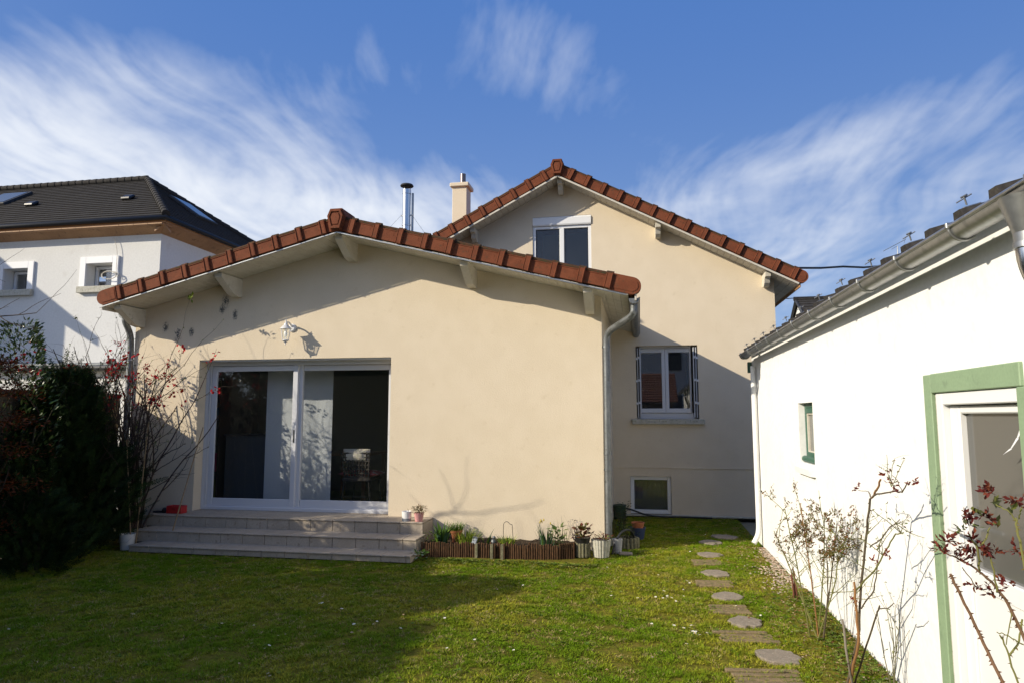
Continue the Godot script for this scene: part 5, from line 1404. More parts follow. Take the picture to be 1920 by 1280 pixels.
func build_left_shrubs() -> void:
	var yew := spray_mesh(16, 0.20, 0.045, C(0.022, 0.040, 0.014), 0.15)
	var wht := [Color(1, 1, 1), Color(0.8, 0.85, 0.8), Color(1.2, 1.25, 1.0)]
	var o := thing("yew_shrub", "large dark yew shrub with upright shoots against the boundary wall", "shrub", V(-6.98, 0, 1.35))
	trunks(o, 6, 1.9, 0.04, 0.5, C(0.06, 0.035, 0.02))
	spray_crown(o, yew, M.needle, 4600, 0.05, 2.12, 0.74, 0.85, func(t: float) -> float: return 0.62 + 0.38 * sin(clampf(t * 1.25 + 0.2, 0, 1) * PI) - 0.52 * pow(t, 4.0), 0.8, wht, 0.7, 1.25)
	# leading shoots at the top
	var lead := MB.new()
	for i in 34:
		var a := rf(0, TAU)
		var p := V(cos(a) * rf(0.1, 0.65), 1.75 + rf(-0.1, 0.12), sin(a) * rf(0.1, 0.5))
		var d := (Vector3.UP + V(cos(a), 0, sin(a)) * rf(0.2, 0.7)).normalized()
		var pts := []; var rr := []
		var ln := rf(0.35, 0.72)
		for k in 9:
			var q := p + d * ln * k / 8.0 + V(0, -0.10 * pow(k / 8.0, 2), 0) * rf(0, 1)
			pts.append(q); rr.append(0.005 * (1.1 - k / 9.0))
			for s in 14:
				lead.col = jitter(C(0.022, 0.040, 0.014), 0.3)
				lead.leaf(q + d * rf(0, ln / 8.0), (rdir() + d * 0.5).normalized(), rdir(), rf(0.025, 0.045), 0.008, 0.1)
		lead.col = C(0.05, 0.04, 0.02)
		lead.tube(pts, rr, 4, false)
	part(o, "leading_shoots", lead, M.needle)
	o = thing("low_yew", "low dark evergreen shrub at the edge of the lawn under the yew", "shrub", V(-6.5, 0, 2.2))
	trunks(o, 4, 0.8, 0.02, 0.4, C(0.05, 0.03, 0.02))
	spray_crown(o, yew, M.needle, 1100, 0.0, 0.75, 0.45, 0.5, func(t: float) -> float: return sqrt(maxf(0.0, 1.0 - t * t)), 0.9, wht, 0.6, 1.1)
	# broad-leaved evergreen
	o = thing("laurel_bush", "glossy green laurel bush rising above the brown shrub", "shrub", V(-7.12, 0, 1.95))
	trunks(o, 5, 1.7, 0.025, 0.3, C(0.07, 0.06, 0.03))
	var b := MB.new()
	for i in 2600:
		var t := rng.randf(); var a := rf(0, TAU)
		var rad := (0.42 - 0.30 * pow(t, 2.2)) * (1.0 + 0.25 * sin(a * 3 + t * 8))
		var p := V(cos(a) * rad, 0.7 + 2.02 * t, sin(a) * rad) * V(1, 1, 1) + rdir() * 0.05
		b.col = jitter(C(0.050, 0.085, 0.020) if rng.randf() < 0.8 else C(0.10, 0.14, 0.035), 0.3)
		b.leaf(p, (V(cos(a), 0.9, sin(a)) + rdir() * 0.6).normalized(), (V(cos(a), 1.2, sin(a)) + rdir() * 0.5).normalized(), rf(0.05, 0.085), rf(0.02, 0.03), 0.2, rf(0, 0.2))
	part(o, "crown", b, M.gloss_leaf).set_meta("kind", "stuff")
	# brown, tiered shrub at the edge of the picture
	o = thing("brown_shrub", "rusty brown leaved tiered shrub at the edge of the lawn", "shrub", V(-6.78, 0, 2.55))
	trunks(o, 4, 1.0, 0.025, 0.3, C(0.06, 0.035, 0.02))
	b = MB.new()
	for tier in [[0.55, 0.44], [0.95, 0.48], [1.32, 0.50], [1.62, 0.44], [1.95, 0.40], [2.2, 0.28]]:
		for i in 900:
			var a := rf(0, TAU); var r: float = tier[1] * sqrt(rng.randf()) * (1.0 + 0.2 * sin(a * 5.0))
			var p := V(cos(a) * r, tier[0] + rng.randfn(0, 0.05) - r * 0.1, sin(a) * r)
			b.col = jitter(C(0.16, 0.045, 0.016) if rng.randf() < 0.7 else C(0.09, 0.035, 0.015), 0.35)
			b.leaf(p, (V(cos(a), 0.1, sin(a)) + rdir() * 0.7).normalized(), (Vector3.UP + rdir() * 0.6).normalized(), rf(0.03, 0.06), rf(0.012, 0.022), 0.2)
	part(o, "crown", b, M.leaf).set_meta("kind", "stuff")
	# hedge and taller shrub beyond the picture's edge: they shade the lawn
	var hl := MB.new()
	for i in 18: hl.leaf(rdir() * 0.08, rdir(), rdir(), 0.08, 0.045, 0.2)
	for q in hl.c.size(): hl.c[q] = C(0.045, 0.080, 0.022)
	var hm := hl.mesh()
	o = thing("hedge", "tall clipped evergreen hedge along the boundary wall shading the lawn", "hedge", V(-7.0, 0, 9.5))
	trunks(o, 9, 2.0, 0.03, 1.0, C(0.06, 0.04, 0.03))
	var xf := []; var cl := []
	for i in 17000:
		var z := rf(-5.3, 6.6)
		if i > 16000: z = rf(-6.9, -5.3)
		var ht := 2.80 if z > -3.05 else 2.45
		xf.append(Transform3D(Basis(rdir(), rf(0, TAU)), V(rf(-0.36, 0.16), rf(0.05, ht) if rng.randf() < 0.85 else ht - absf(rng.randfn(0, 0.05)), z))); cl.append(jitter(C(1, 1, 1), 0.3))
	scatter(o, "foliage", hm, M.leaf, xf, cl)
	o = thing("round_shrub", "dense rounded evergreen shrub rising above the clipped hedge", "shrub", V(-7.1, 0, 5.45))
	trunks(o, 4, 2.2, 0.03, 0.5, C(0.06, 0.04, 0.03))
	xf = []; cl = []
	for i in 5200:
		var t := rng.randf(); var a := rf(0, TAU)
		var r := 0.72 * sqrt(maxf(0.02, 1.0 - pow(maxf(0.0, t * 3.25 - 2.1) / 1.15, 2.0))) if t * 3.25 > 2.1 else lerpf(0.5, 0.74, t * 3.25 / 2.1)
		xf.append(Transform3D(Basis(rdir(), rf(0, TAU)), V(cos(a) * r, t * 3.05, sin(a) * r) * V(1, 1, 1) * V(pow(rng.randf(), 0.3), 1, 1) + rdir() * 0.06)); cl.append(jitter(C(1, 1, 1), 0.3))
	scatter(o, "foliage", hm, M.leaf, xf, cl)
	# trees closing the garden
	for q in [[-5.2, 14.5, 4.6, "dense evergreen tree closing the garden beside the clipped hedge"], [-2.6, 14.0, 4.2, "shorter dense evergreen tree farthest from the clipped hedge"], [-7.6, 13.8, 5.0, "tallest dense evergreen tree at the garden corner beyond the hedge"]]:
		o = thing("evergreen_tree", q[3], "tree", V(q[0], 0, q[1]), "evergreens closing the garden")
		trunks(o, 3, q[2] * 0.8, 0.08, 0.5, C(0.06, 0.04, 0.03))
		xf = []; cl = []
		for i in 5200:
			var t := rng.randf(); var a := rf(0, TAU)
			var r: float = 1.5 * pow(1.0 - t, 0.45) * (1.0 + 0.2 * sin(a * 4.0 + t * 11.0)) * pow(rng.randf(), 0.35)
			xf.append(Transform3D(Basis(rdir(), rf(0, TAU)).scaled(V(2.2, 2.2, 2.2)), V(cos(a) * r, 0.2 + t * (q[2] - 0.3), sin(a) * r))); cl.append(jitter(C(1, 1, 1), 0.3))
		scatter(o, "crown", hm, M.leaf, xf, cl)
	# bare tree beyond the edge whose twigs shade the blinds and the wall
	o = thing("bare_tree", "leafless fruit tree behind the boundary shrubs casting twig shadows", "tree", V(-8.5, 0, 2.9))
	b = MB.new(); var tips := []
	b.col = C(0.09, 0.07, 0.05)
	b.tube([V(0, 0, 0), V(0.03, 0.9, 0.02), V(0, 1.7, 0)], [0.09, 0.07, 0.06], 8)
	part(o, "trunk", b, M.bark)
	b = MB.new()
	for i in 6:
		var a := TAU * i / 6.0
		grow(b, V(0, 1.6, 0), (Vector3.UP * 1.2 + V(cos(a), 0, sin(a))).normalized(), 1.9, 0.035, 2, {"wiggle": 0.16, "up": 0.05, "taper": 0.4, "fork": 0.55, "angle": 0.75, "shrink": 0.5, "col": C(0.09, 0.07, 0.05), "segs": 6}, tips)
	part(o, "branches", b, M.bark)
	# canes and odds and ends by the steps
	for q in [[V(-6.26, 0, 1.0), V(-6.46, 1.35, 0.95), "cane leaning against the flowering quince"], [V(-6.22, 0, 0.98), V(-6.20, 1.55, 0.9), "upright bamboo cane planted beside the white bucket"], [V(-5.86, 0.2, 0.78), V(-5.80, 1.5, 0.35), "thin cane standing on the steps beside the red box"]]:
		o = thing("bamboo_cane", q[2], "cane", q[0]); b = MB.new(); b.tube([Vector3.ZERO, (q[1] - q[0]) * 0.5, q[1] - q[0]], [0.008, 0.0075, 0.006], 6); part(o, "cane", b, mat(0.26, 0.17, 0.08, 0.6))
	o = thing("bucket", "white plastic bucket standing beside the tiled steps", "bucket", V(-6.32, 0.0, 1.0)); pot(o, 0.075, 0.095, 0.19, mat(0.55, 0.54, 0.5, 0.5)); b = MB.new(); b.tube([V(-0.095, 0.18, 0), V(-0.06, 0.1, 0.09), V(0.06, 0.1, 0.09), V(0.095, 0.18, 0)], [0.003, 0.003, 0.003, 0.003], 5); part(o, "handle", b, M.zinc)
	o = thing("red_crate", "red plastic box lying on the tiled steps under the quince", "box", V(-6.20, 0.346, 0.26)); b = MB.new(); b.box(V(-0.11, 0, -0.06), V(0.11, 0.012, 0.06)); b.box(V(-0.11, 0, 0.05), V(0.11, 0.10, 0.062), 0.004); b.box(V(-0.11, 0, -0.062), V(0.11, 0.10, -0.05), 0.004); b.box(V(-0.115, 0, -0.06), V(-0.103, 0.10, 0.06), 0.004); b.box(V(0.103, 0, -0.06), V(0.115, 0.10, 0.06), 0.004); part(o, "tray", b, mat(0.42, 0.02, 0.02, 0.4)); b = MB.new(); b.box(V(-0.03, 0.045, 0.0622), V(0.03, 0.075, 0.066), 0.001); part(o, "grip", b, mat(0.3, 0.015, 0.015, 0.4))
	o = thing("garden_shoe", "dark rubber garden clog lying on the steps beside red box", "shoe", V(-6.42, 0.346, 0.25)); b = MB.new(); b.cbox(T(V(0, 0.012, 0)), V(0.25, 0.022, 0.09), 0.01); part(o, "sole", b, M.black); b = MB.new(); b.lathe(Transform3D(Basis(V(0, 0, 1), V(1, 0, 0), V(0, 1, 0)), V(0.02, 0.022, 0)), [Vector2(0.045, 0), Vector2(0.048, 0.04), Vector2(0.03, 0.085), Vector2(0, 0.1)], 12); part(o, "upper", b, M.black)

# ---------------- flowering quince on the corner of the extension
func build_quince() -> void:
	var o := thing("flowering_quince", "bare twiggy quince bush with red blossom at the extension corner", "shrub", V(-6.55, 0, 0.62))
	var b := MB.new(); var tips := []
	var opt := {"wiggle": 0.16, "up": 0.015, "taper": 0.42, "fork": 0.66, "angle": 0.8, "shrink": 0.34, "col": C(0.055, 0.036, 0.026), "segs": 8, "bare": 2, "thorns": 10}
	var mains := [V(-0.95, 1.9, 0.1), V(-0.75, 2.35, -0.1), V(-0.55, 2.2, 0.3), V(-0.3, 2.2, 0.2), V(-0.1, 2.5, -0.25), V(0.1, 2.2, 0.2), V(0.28, 2.3, -0.2), V(0.36, 2.1, 0.1), V(0.40, 1.9, -0.1), V(0.30, 2.1, 0.25), V(-0.45, 1.9, -0.3), V(0.3, 1.6, 0.35), V(-0.2, 1.9, 0.4), V(-1.15, 1.95, 0.2)]
	for k in 26: mains.append(V(rf(-1.0, 0.42), rf(1.6, 2.3), rf(-0.35, 0.35)))
	for mdir in mains:
		var md: Vector3 = mdir
		grow(b, V(rf(-0.12, 0.12), 0, rf(-0.12, 0.12)), (md.normalized() + Vector3.UP * 0.3).normalized(), md.length() * 1.02, 0.014, 2, opt, tips)
	# long straight whips above the bush
	for q in [[V(-0.35, 1.6, 0.1), V(-1.05, 2.98, 0.05)], [V(-0.15, 1.8, 0.0), V(-0.72, 2.85, 0.1)], [V(0.2, 1.7, 0.0), V(0.60, 3.22, -0.1)], [V(-0.25, 1.8, 0.1), V(-0.42, 2.9, 0.05)], [V(0.1, 1.7, 0.1), V(1.05, 2.95, -0.15)], [V(-0.5, 1.6, 0.0), V(-0.95, 2.7, 0.0)]]:
		var pts := []; var rr := []
		for k in 9:
			var t := k / 8.0
			pts.append((q[0] as Vector3).lerp(q[1], t) + rdir() * 0.02); rr.append(0.006 * (1.15 - t)); tips.append([pts[-1], Vector3.UP, 3, false])
		b.col = C(0.06, 0.045, 0.03); b.tube(pts, rr, 4, false)
	part(o, "branches", b, M.bark)
	var fl := MB.new(); var gl := MB.new()
	var cand := []
	for t in tips:
		if t[0].y > 1.75 and t[0].y < 2.65 and t[2] < 3: cand.append(t[0])
	for k in 95:
		if cand.is_empty(): break
		var c0: Vector3 = cand[rng.randi() % cand.size()]
		for m in rng.randi_range(2, 8):
			var c := c0 + rdir() * 0.05
			var ax := rdir()
			var u := ax.cross(Vector3.UP).normalized(); var w := ax.cross(u)
			fl.col = jitter(C(0.50, 0.022, 0.03), 0.3)
			for pt in 5:
				var a := TAU * pt / 5.0
				var d := (u * cos(a) + w * sin(a) + ax * 0.5).normalized()
				fl.leaf(c, d, ax, 0.025, 0.024, 0.15, -0.1)
			fl.col = C(0.6, 0.4, 0.08); fl.tri(c + ax * 0.004 + u * 0.004, c + ax * 0.004 + w * 0.004, c + ax * 0.012)
	for t in tips:
		if rng.randf() < 0.10 and t[0].y > 1.2 or (t[2] == 3 and rng.randf() < 0.3):
			for m in 3:
				gl.col = jitter(C(0.13, 0.17, 0.03), 0.3); gl.leaf(t[0], rdir(), Vector3.UP, rf(0.015, 0.035), 0.014, 0.2)
	for m in 12:
		gl.col = jitter(C(0.13, 0.18, 0.03), 0.3); gl.leaf(V(0.60, 3.22, -0.1) + rdir() * 0.05, rdir(), Vector3.UP, 0.06, 0.03, 0.2)
		gl.leaf(V(-1.05, 2.98, 0.05) + rdir() * 0.02, rdir(), Vector3.UP, 0.05, 0.025, 0.2)
	part(o, "blossom", fl, M.petal).set_meta("kind", "stuff")
	part(o, "leaves", gl, M.leaf)

# ---------------- roses before the white wall
func cane_tube(b: MB, pts: Array, r0: float, r1: float, col: Color, thorns: int) -> void:
	var q := []
	var rr := []
	for i in pts.size() - 1:
		for k in 4:
			q.append((pts[i] as Vector3).lerp(pts[i + 1], k / 4.0) + (rdir() * 0.003 if k > 0 else Vector3.ZERO))
	q.append(pts[-1])
	for i in q.size(): rr.append(0.72 * lerpf(r0, r1, float(i) / (q.size() - 1)))
	b.col = col
	b.tube(q, rr, 7, true)
	for i in thorns:
		var k2 := rng.randi_range(0, q.size() - 2)
		var dd: Vector3 = (q[k2 + 1] - q[k2]).normalized()
		var bp: Vector3 = q[k2].lerp(q[k2 + 1], rng.randf())
		var td := rdir(); td = (td - dd * td.dot(dd)).normalized()
		var r: float = rr[k2]
		var sd := dd.cross(td)
		b.col = C(col.r * 0.8, col.g * 0.6, col.b * 0.6)
		for s in [-1.0, 1.0]:
			b.tri(bp + td * r * 0.7 - dd * r * 0.9, bp + td * r * 0.7 + dd * r * 0.5 + sd * s * r * 0.3, bp + td * (r + 0.009) - dd * 0.004)
func young_leaves(b: MB, p: Vector3, n: int, s: float, cols: Array) -> void:
	for i in n:
		var d := (rdir() + Vector3.UP * 0.3).normalized()
		var up := rdir()
		var q := p + rdir() * s * 0.6
		for k in 3:
			b.col = jitter(cols[rng.randi() % cols.size()], 0.3)
			b.leaf(q + d * s * 0.4 * k, (d + rdir() * 0.6).normalized(), up, s * rf(0.7, 1.2), s * rf(0.4, 0.6), 0.25, rf(-0.1, 0.3))
func build_roses() -> void:
	var WOOD := C(0.10, 0.075, 0.05); var GREEN := C(0.16, 0.16, 0.045); var TAN := C(0.26, 0.13, 0.05); var GREY := C(0.20, 0.175, 0.14)
	var RED := [C(0.16, 0.025, 0.022), C(0.10, 0.018, 0.016), C(0.20, 0.05, 0.025)]; var BRONZE := [C(0.12, 0.075, 0.025), C(0.10, 0.10, 0.03), C(0.16, 0.06, 0.025)]
	# tall standard rose, mid way along the wall
	var o := thing("rose_bush", "tall pruned rose with a bare forked top and few dark red leaves", "rose bush", V(1.22, 0, 4.02))
	var b := MB.new(); var lf := MB.new(); var tips := []
	cane_tube(b, [V(-0.01, 0, 0), V(0.030, 0.394, 0.178), V(0.030, 0.656, 0.254), V(0.030, 0.953, 0.393), V(0.030, 1.190, 0.507)], 0.011, 0.0085, WOOD, 30)
	cane_tube(b, [V(0.030, 1.190, 0.507), V(0.030, 1.232, 0.628), V(0.050, 1.269, 0.835), V(0.060, 1.271, 0.909), V(0.060, 1.321, 0.986)], 0.007, 0.004, WOOD, 6)
	cane_tube(b, [V(0.030, 1.203, 0.545), V(0.030, 1.272, 0.660), V(0.030, 1.315, 0.701)], 0.008, 0.007, TAN, 2)
	cane_tube(b, [V(0.030, 1.201, 0.527), V(0.030, 1.229, 0.487)], 0.005, 0.004, WOOD, 1)
	cane_tube(b, [V(0.030, 1.229, 0.487), V(0.030, 1.218, 0.303)], 0.0025, 0.002, WOOD, 0)
	cane_tube(b, [V(0.050, 1.270, 0.851), V(0.050, 1.306, 0.804), V(0.050, 1.344, 0.772)], 0.004, 0.003, WOOD, 2)
	cane_tube(b, [V(0.060, 1.271, 0.909), V(0.060, 1.325, 0.860), V(0.060, 1.345, 0.788)], 0.003, 0.002, WOOD, 1)
	cane_tube(b, [V(0.0, 0, 0.01), V(0.010, 0.347, 0.229), V(0.000, 0.560, 0.241), V(0.000, 0.679, 0.231)], 0.012, 0.009, TAN, 16)
	cane_tube(b, [V(0.010, 0.634, 0.229), V(0.030, 0.802, 0.511), V(0.050, 0.944, 0.657), V(0.060, 1.048, 0.784), V(0.060, 1.072, 0.897)], 0.007, 0.004, GREEN, 12)
	cane_tube(b, [V(0.030, 0.921, 0.461), V(0.040, 1.002, 0.641), V(0.050, 1.084, 0.759), V(0.060, 1.131, 0.857)], 0.005, 0.003, WOOD, 8)
	cane_tube(b, [V(0.030, 0.532, 0.242), V(0.050, 0.683, 0.427), V(0.050, 0.830, 0.504), V(0.050, 0.954, 0.560)], 0.006, 0.003, WOOD, 8)
	cane_tube(b, [V(0.02, 0, 0.03), V(-0.030, 0.207, 0.128), V(-0.030, 0.417, 0.056)], 0.011, 0.009, GREY, 8)
	cane_tube(b, [V(0.03, 0, 0.0), V(0.060, 0.308, 0.190), V(0.060, 0.551, 0.416), V(0.060, 0.608, 0.469)], 0.008, 0.006, WOOD, 6)
	cane_tube(b, [V(0.060, 0.593, 0.467), V(0.070, 0.620, 0.565), V(0.080, 0.667, 0.638)], 0.005, 0.003, WOOD, 3)
	part(o, "canes", b, M.bark)
	b = MB.new()
	for q in [V(0.030, 0.916, 0.658), V(0.030, 0.787, 0.509), V(0.030, 0.990, 0.436), V(0.030, 1.079, 0.950), V(0.030, 1.116, 0.884), V(0.030, 0.930, 0.585), V(0.030, 1.292, 0.854), V(0.030, 0.552, 0.082)]:
		for m in 3: grow(b, q, (rdir() + Vector3.UP * 0.6 + V(0, 0, 0.3)).normalized(), rf(0.08, 0.22), 0.0025, 1, {"wiggle": 0.2, "up": 0.04, "taper": 0.5, "fork": 0.35, "angle": 0.8, "shrink": 0.5, "col": GREEN, "segs": 4, "thorns": 14}, tips)
	part(o, "twigs", b, M.bark)
	for q in [V(0.030, 1.352, 0.811), V(0.030, 1.316, 0.858), V(0.030, 1.288, 0.898), V(0.030, 1.337, 1.133), V(0.030, 1.226, 0.285), V(0.030, 0.855, 0.521), V(0.030, 0.936, 0.733), V(0.030, 0.550, 0.134)]: young_leaves(lf, q, 6, 0.019, RED)
	young_leaves(lf, V(0.030, 1.232, 0.932), 1, 0.02, [C(0.35, 0.3, 0.08)])
	for t in tips:
		if rng.randf() < 0.3: young_leaves(lf, t[0], 1, 0.012, [C(0.12, 0.15, 0.04), C(0.13, 0.06, 0.03)])
	part(o, "leaves", lf, M.leaf)
	# bushier rose further along
	o = thing("rose_bush", "bushy rose with many small bronze leaves beside the small window", "rose bush", V(1.27, 0, 3.05))
	b = MB.new(); lf = MB.new(); tips = []
	var mains := [[V(-0.05, 0, 0.0), V(-0.14, 0.55, 0.10), V(-0.20, 0.95, 0.05)], [V(0.0, 0, 0.05), V(-0.05, 0.5, 0.12), V(-0.10, 1.0, 0.12)], [V(0.02, 0, -0.05), V(0.05, 0.55, 0.1), V(0.04, 0.95, 0.22)], [V(0.03, 0, 0.05), V(0.06, 0.5, 0.25), V(0.08, 0.9, 0.4)], [V(0, 0, 0.02), V(-0.12, 0.4, -0.12), V(-0.25, 0.75, -0.15)], [V(0.02, 0, 0.1), V(0.02, 0.4, 0.3), V(-0.02, 0.8, 0.5)], [V(-0.02, 0, 0.1), V(0.08, 0.5, 0.3), V(0.10, 0.78, 0.35)]]
	for i in mains.size():
		var mm: Array = mains[i]
		cane_tube(b, mm, 0.008, 0.004, TAN if i == 1 else (GREEN if i % 2 == 0 else WOOD), 14)
		for m in 9:
			var t := rf(0.35, 1.0)
			var p: Vector3 = (mm[0] as Vector3).lerp(mm[1], minf(t * 2, 1)) if t < 0.5 else (mm[1] as Vector3).lerp(mm[2], t * 2 - 1)
			grow(b, p, (rdir() + Vector3.UP * 0.9).normalized(), rf(0.12, 0.32), 0.003, 1, {"wiggle": 0.2, "up": 0.05, "taper": 0.5, "fork": 0.5, "angle": 0.8, "shrink": 0.55, "col": GREEN, "segs": 5, "thorns": 12}, tips)
	part(o, "canes", b, M.bark)
	for t in tips:
		if t[0].y > 0.62 and rng.randf() < 0.8: young_leaves(lf, t[0], 2, 0.017, BRONZE)
		elif rng.randf() < 0.15: young_leaves(lf, t[0], 1, 0.012, [C(0.10, 0.14, 0.04)])
	part(o, "leaves", lf, M.leaf)
	# thin one close to the wall under the door surround, and stubs
	o = thing("rose_seedling", "thin young shrub with pale green leaves touching the white wall", "shrub", V(1.43, 0, 4.18))
	b = MB.new(); lf = MB.new(); tips = []
	for m in 4: grow(b, V(rf(-0.02, 0.02), 0, rf(-0.05, 0.05)), (Vector3.UP + rdir() * 0.2).normalized(), rf(0.35, 0.6), 0.004, 1, {"wiggle": 0.15, "up": 0.05, "taper": 0.5, "fork": 0.4, "angle": 0.6, "shrink": 0.5, "col": C(0.13, 0.12, 0.06), "segs": 6}, tips)
	for t in tips:
		if rng.randf() < 0.5: young_leaves(lf, t[0], 1, 0.013, [C(0.16, 0.19, 0.05), C(0.12, 0.13, 0.05)])
	part(o, "canes", b, M.bark); part(o, "leaves", lf, M.leaf)
	o = thing("pruned_stump", "short reddish pruned shrub stump in the border by the gravel", "shrub", V(1.33, 0, 2.0)); b = MB.new()
	for m in 5: cane_tube(b, [V(rf(-0.03, 0.03), 0, rf(-0.03, 0.03)), V(rf(-0.05, 0.05), rf(0.15, 0.32), rf(-0.05, 0.05))], 0.012, 0.008, C(0.14, 0.05, 0.03), 3)
	part(o, "canes", b, M.bark)
	# nearest rose, before the door
	o = thing("rose_bush", "thorny rose with red young leaves in front of the outbuilding door", "rose bush", V(1.12, 0, 6.15))
	b = MB.new(); lf = MB.new(); tips = []
	cane_tube(b, [V(0.02, 0, 0.0), V(0.063, 0.699, -0.050), V(0.041, 0.796, -0.100), V(0.016, 0.900, -0.150), V(-0.031, 1.035, -0.170), V(-0.056, 1.096, -0.170)], 0.0085, 0.0062, C(0.15, 0.085, 0.045), 60)
	cane_tube(b, [V(0.05, 0, 0.05), V(0.08, 0.45, 0.08), V(0.062, 0.939, 0.050), V(0.018, 1.058, 0.050), V(-0.023, 1.122, 0.050), V(-0.067, 1.162, 0.050), V(-0.112, 1.190, 0.030), V(-0.139, 1.200, 0.000)], 0.009, 0.003, C(0.15, 0.09, 0.05), 40)
	cane_tube(b, [V(-0.055, 1.154, 0.050), V(-0.065, 1.224, 0.070), V(-0.087, 1.273, 0.070)], 0.0045, 0.004, GREEN, 6)
	cane_tube(b, [V(-0.058, 1.238, 0.070), V(-0.039, 1.258, 0.070), V(-0.025, 1.295, 0.070)], 0.004, 0.003, GREEN, 4)
	cane_tube(b, [V(-0.010, 1.090, 0.050), V(-0.022, 1.160, 0.070), V(-0.030, 1.209, 0.070)], 0.004, 0.003, GREEN, 5)
	cane_tube(b, [V(0.10, 0.3, 0.12), V(0.046, 1.101, 0.150), V(0.024, 1.226, 0.150), V(0.015, 1.306, 0.150), V(0.013, 1.338, 0.150)], 0.006, 0.004, GREEN, 14)
	cane_tube(b, [V(0.012, 1.330, 0.150), V(-0.008, 1.361, 0.150), V(-0.030, 1.375, 0.130)], 0.003, 0.002, GREEN, 2)
	cane_tube(b, [V(0.06, 0.1, 0.0), V(0.059, 0.767, 0.000), V(0.034, 0.880, 0.000), V(0.020, 0.929, 0.000), V(0.010, 0.945, 0.000)], 0.005, 0.003, GREEN, 12)
	cane_tube(b, [V(0.034, 0.883, 0.000), V(0.066, 0.931, 0.000), V(0.080, 0.998, 0.000)], 0.0045, 0.004, GREEN, 6)
	cane_tube(b, [V(0.078, 0.919, 0.000), V(0.034, 0.946, 0.000), V(0.003, 0.954, 0.000)], 0.003, 0.002, GREEN, 4)
	cane_tube(b, [V(0.023, 1.058, 0.050), V(0.024, 1.009, 0.050), V(0.019, 0.922, 0.020)], 0.003, 0.002, GREEN, 3)
	cane_tube(b, [V(-0.025, 1.097, 0.050), V(-0.064, 1.099, 0.050), V(-0.106, 1.164, 0.050)], 0.0028, 0.002, WOOD, 3)
	part(o, "canes", b, M.bark)
	var big := [[V(-0.021, 1.410, 0.070), 13], [V(-0.083, 1.331, 0.070), 14], [V(-0.031, 1.322, 0.070), 11], [V(0.055, 1.378, 0.070), 11], [V(-0.147, 1.255, 0.070), 6], [V(-0.174, 1.212, 0.070), 5], [V(-0.120, 1.197, 0.070), 6], [V(-0.110, 1.223, 0.070), 6], [V(-0.049, 1.225, 0.070), 9], [V(-0.026, 1.217, 0.070), 8], [V(-0.081, 1.207, 0.070), 5], [V(-0.164, 1.237, 0.070), 4], [V(0.013, 1.120, 0.070), 4], [V(-0.079, 1.108, 0.070), 4], [V(0.043, 1.228, 0.070), 5], [V(-0.085, 1.257, 0.070), 4], [V(-0.027, 1.094, 0.070), 3]]
	for q in big: young_leaves(lf, q[0], q[1] + 3, 0.019, [C(0.105, 0.022, 0.020), C(0.065, 0.014, 0.014), C(0.14, 0.04, 0.022)])
	for q in [V(-0.010, 1.362, 0.090), V(0.005, 1.354, 0.090), V(-0.068, 1.369, 0.090), V(-0.099, 1.293, 0.090), V(-0.117, 1.292, 0.090), V(-0.079, 1.297, 0.090), V(0.042, 1.338, 0.090), V(-0.010, 1.312, 0.090)]: young_leaves(lf, q, 2, 0.026, [C(0.05, 0.06, 0.025), C(0.10, 0.11, 0.03)])
	part(o, "leaves", lf, M.leaf)

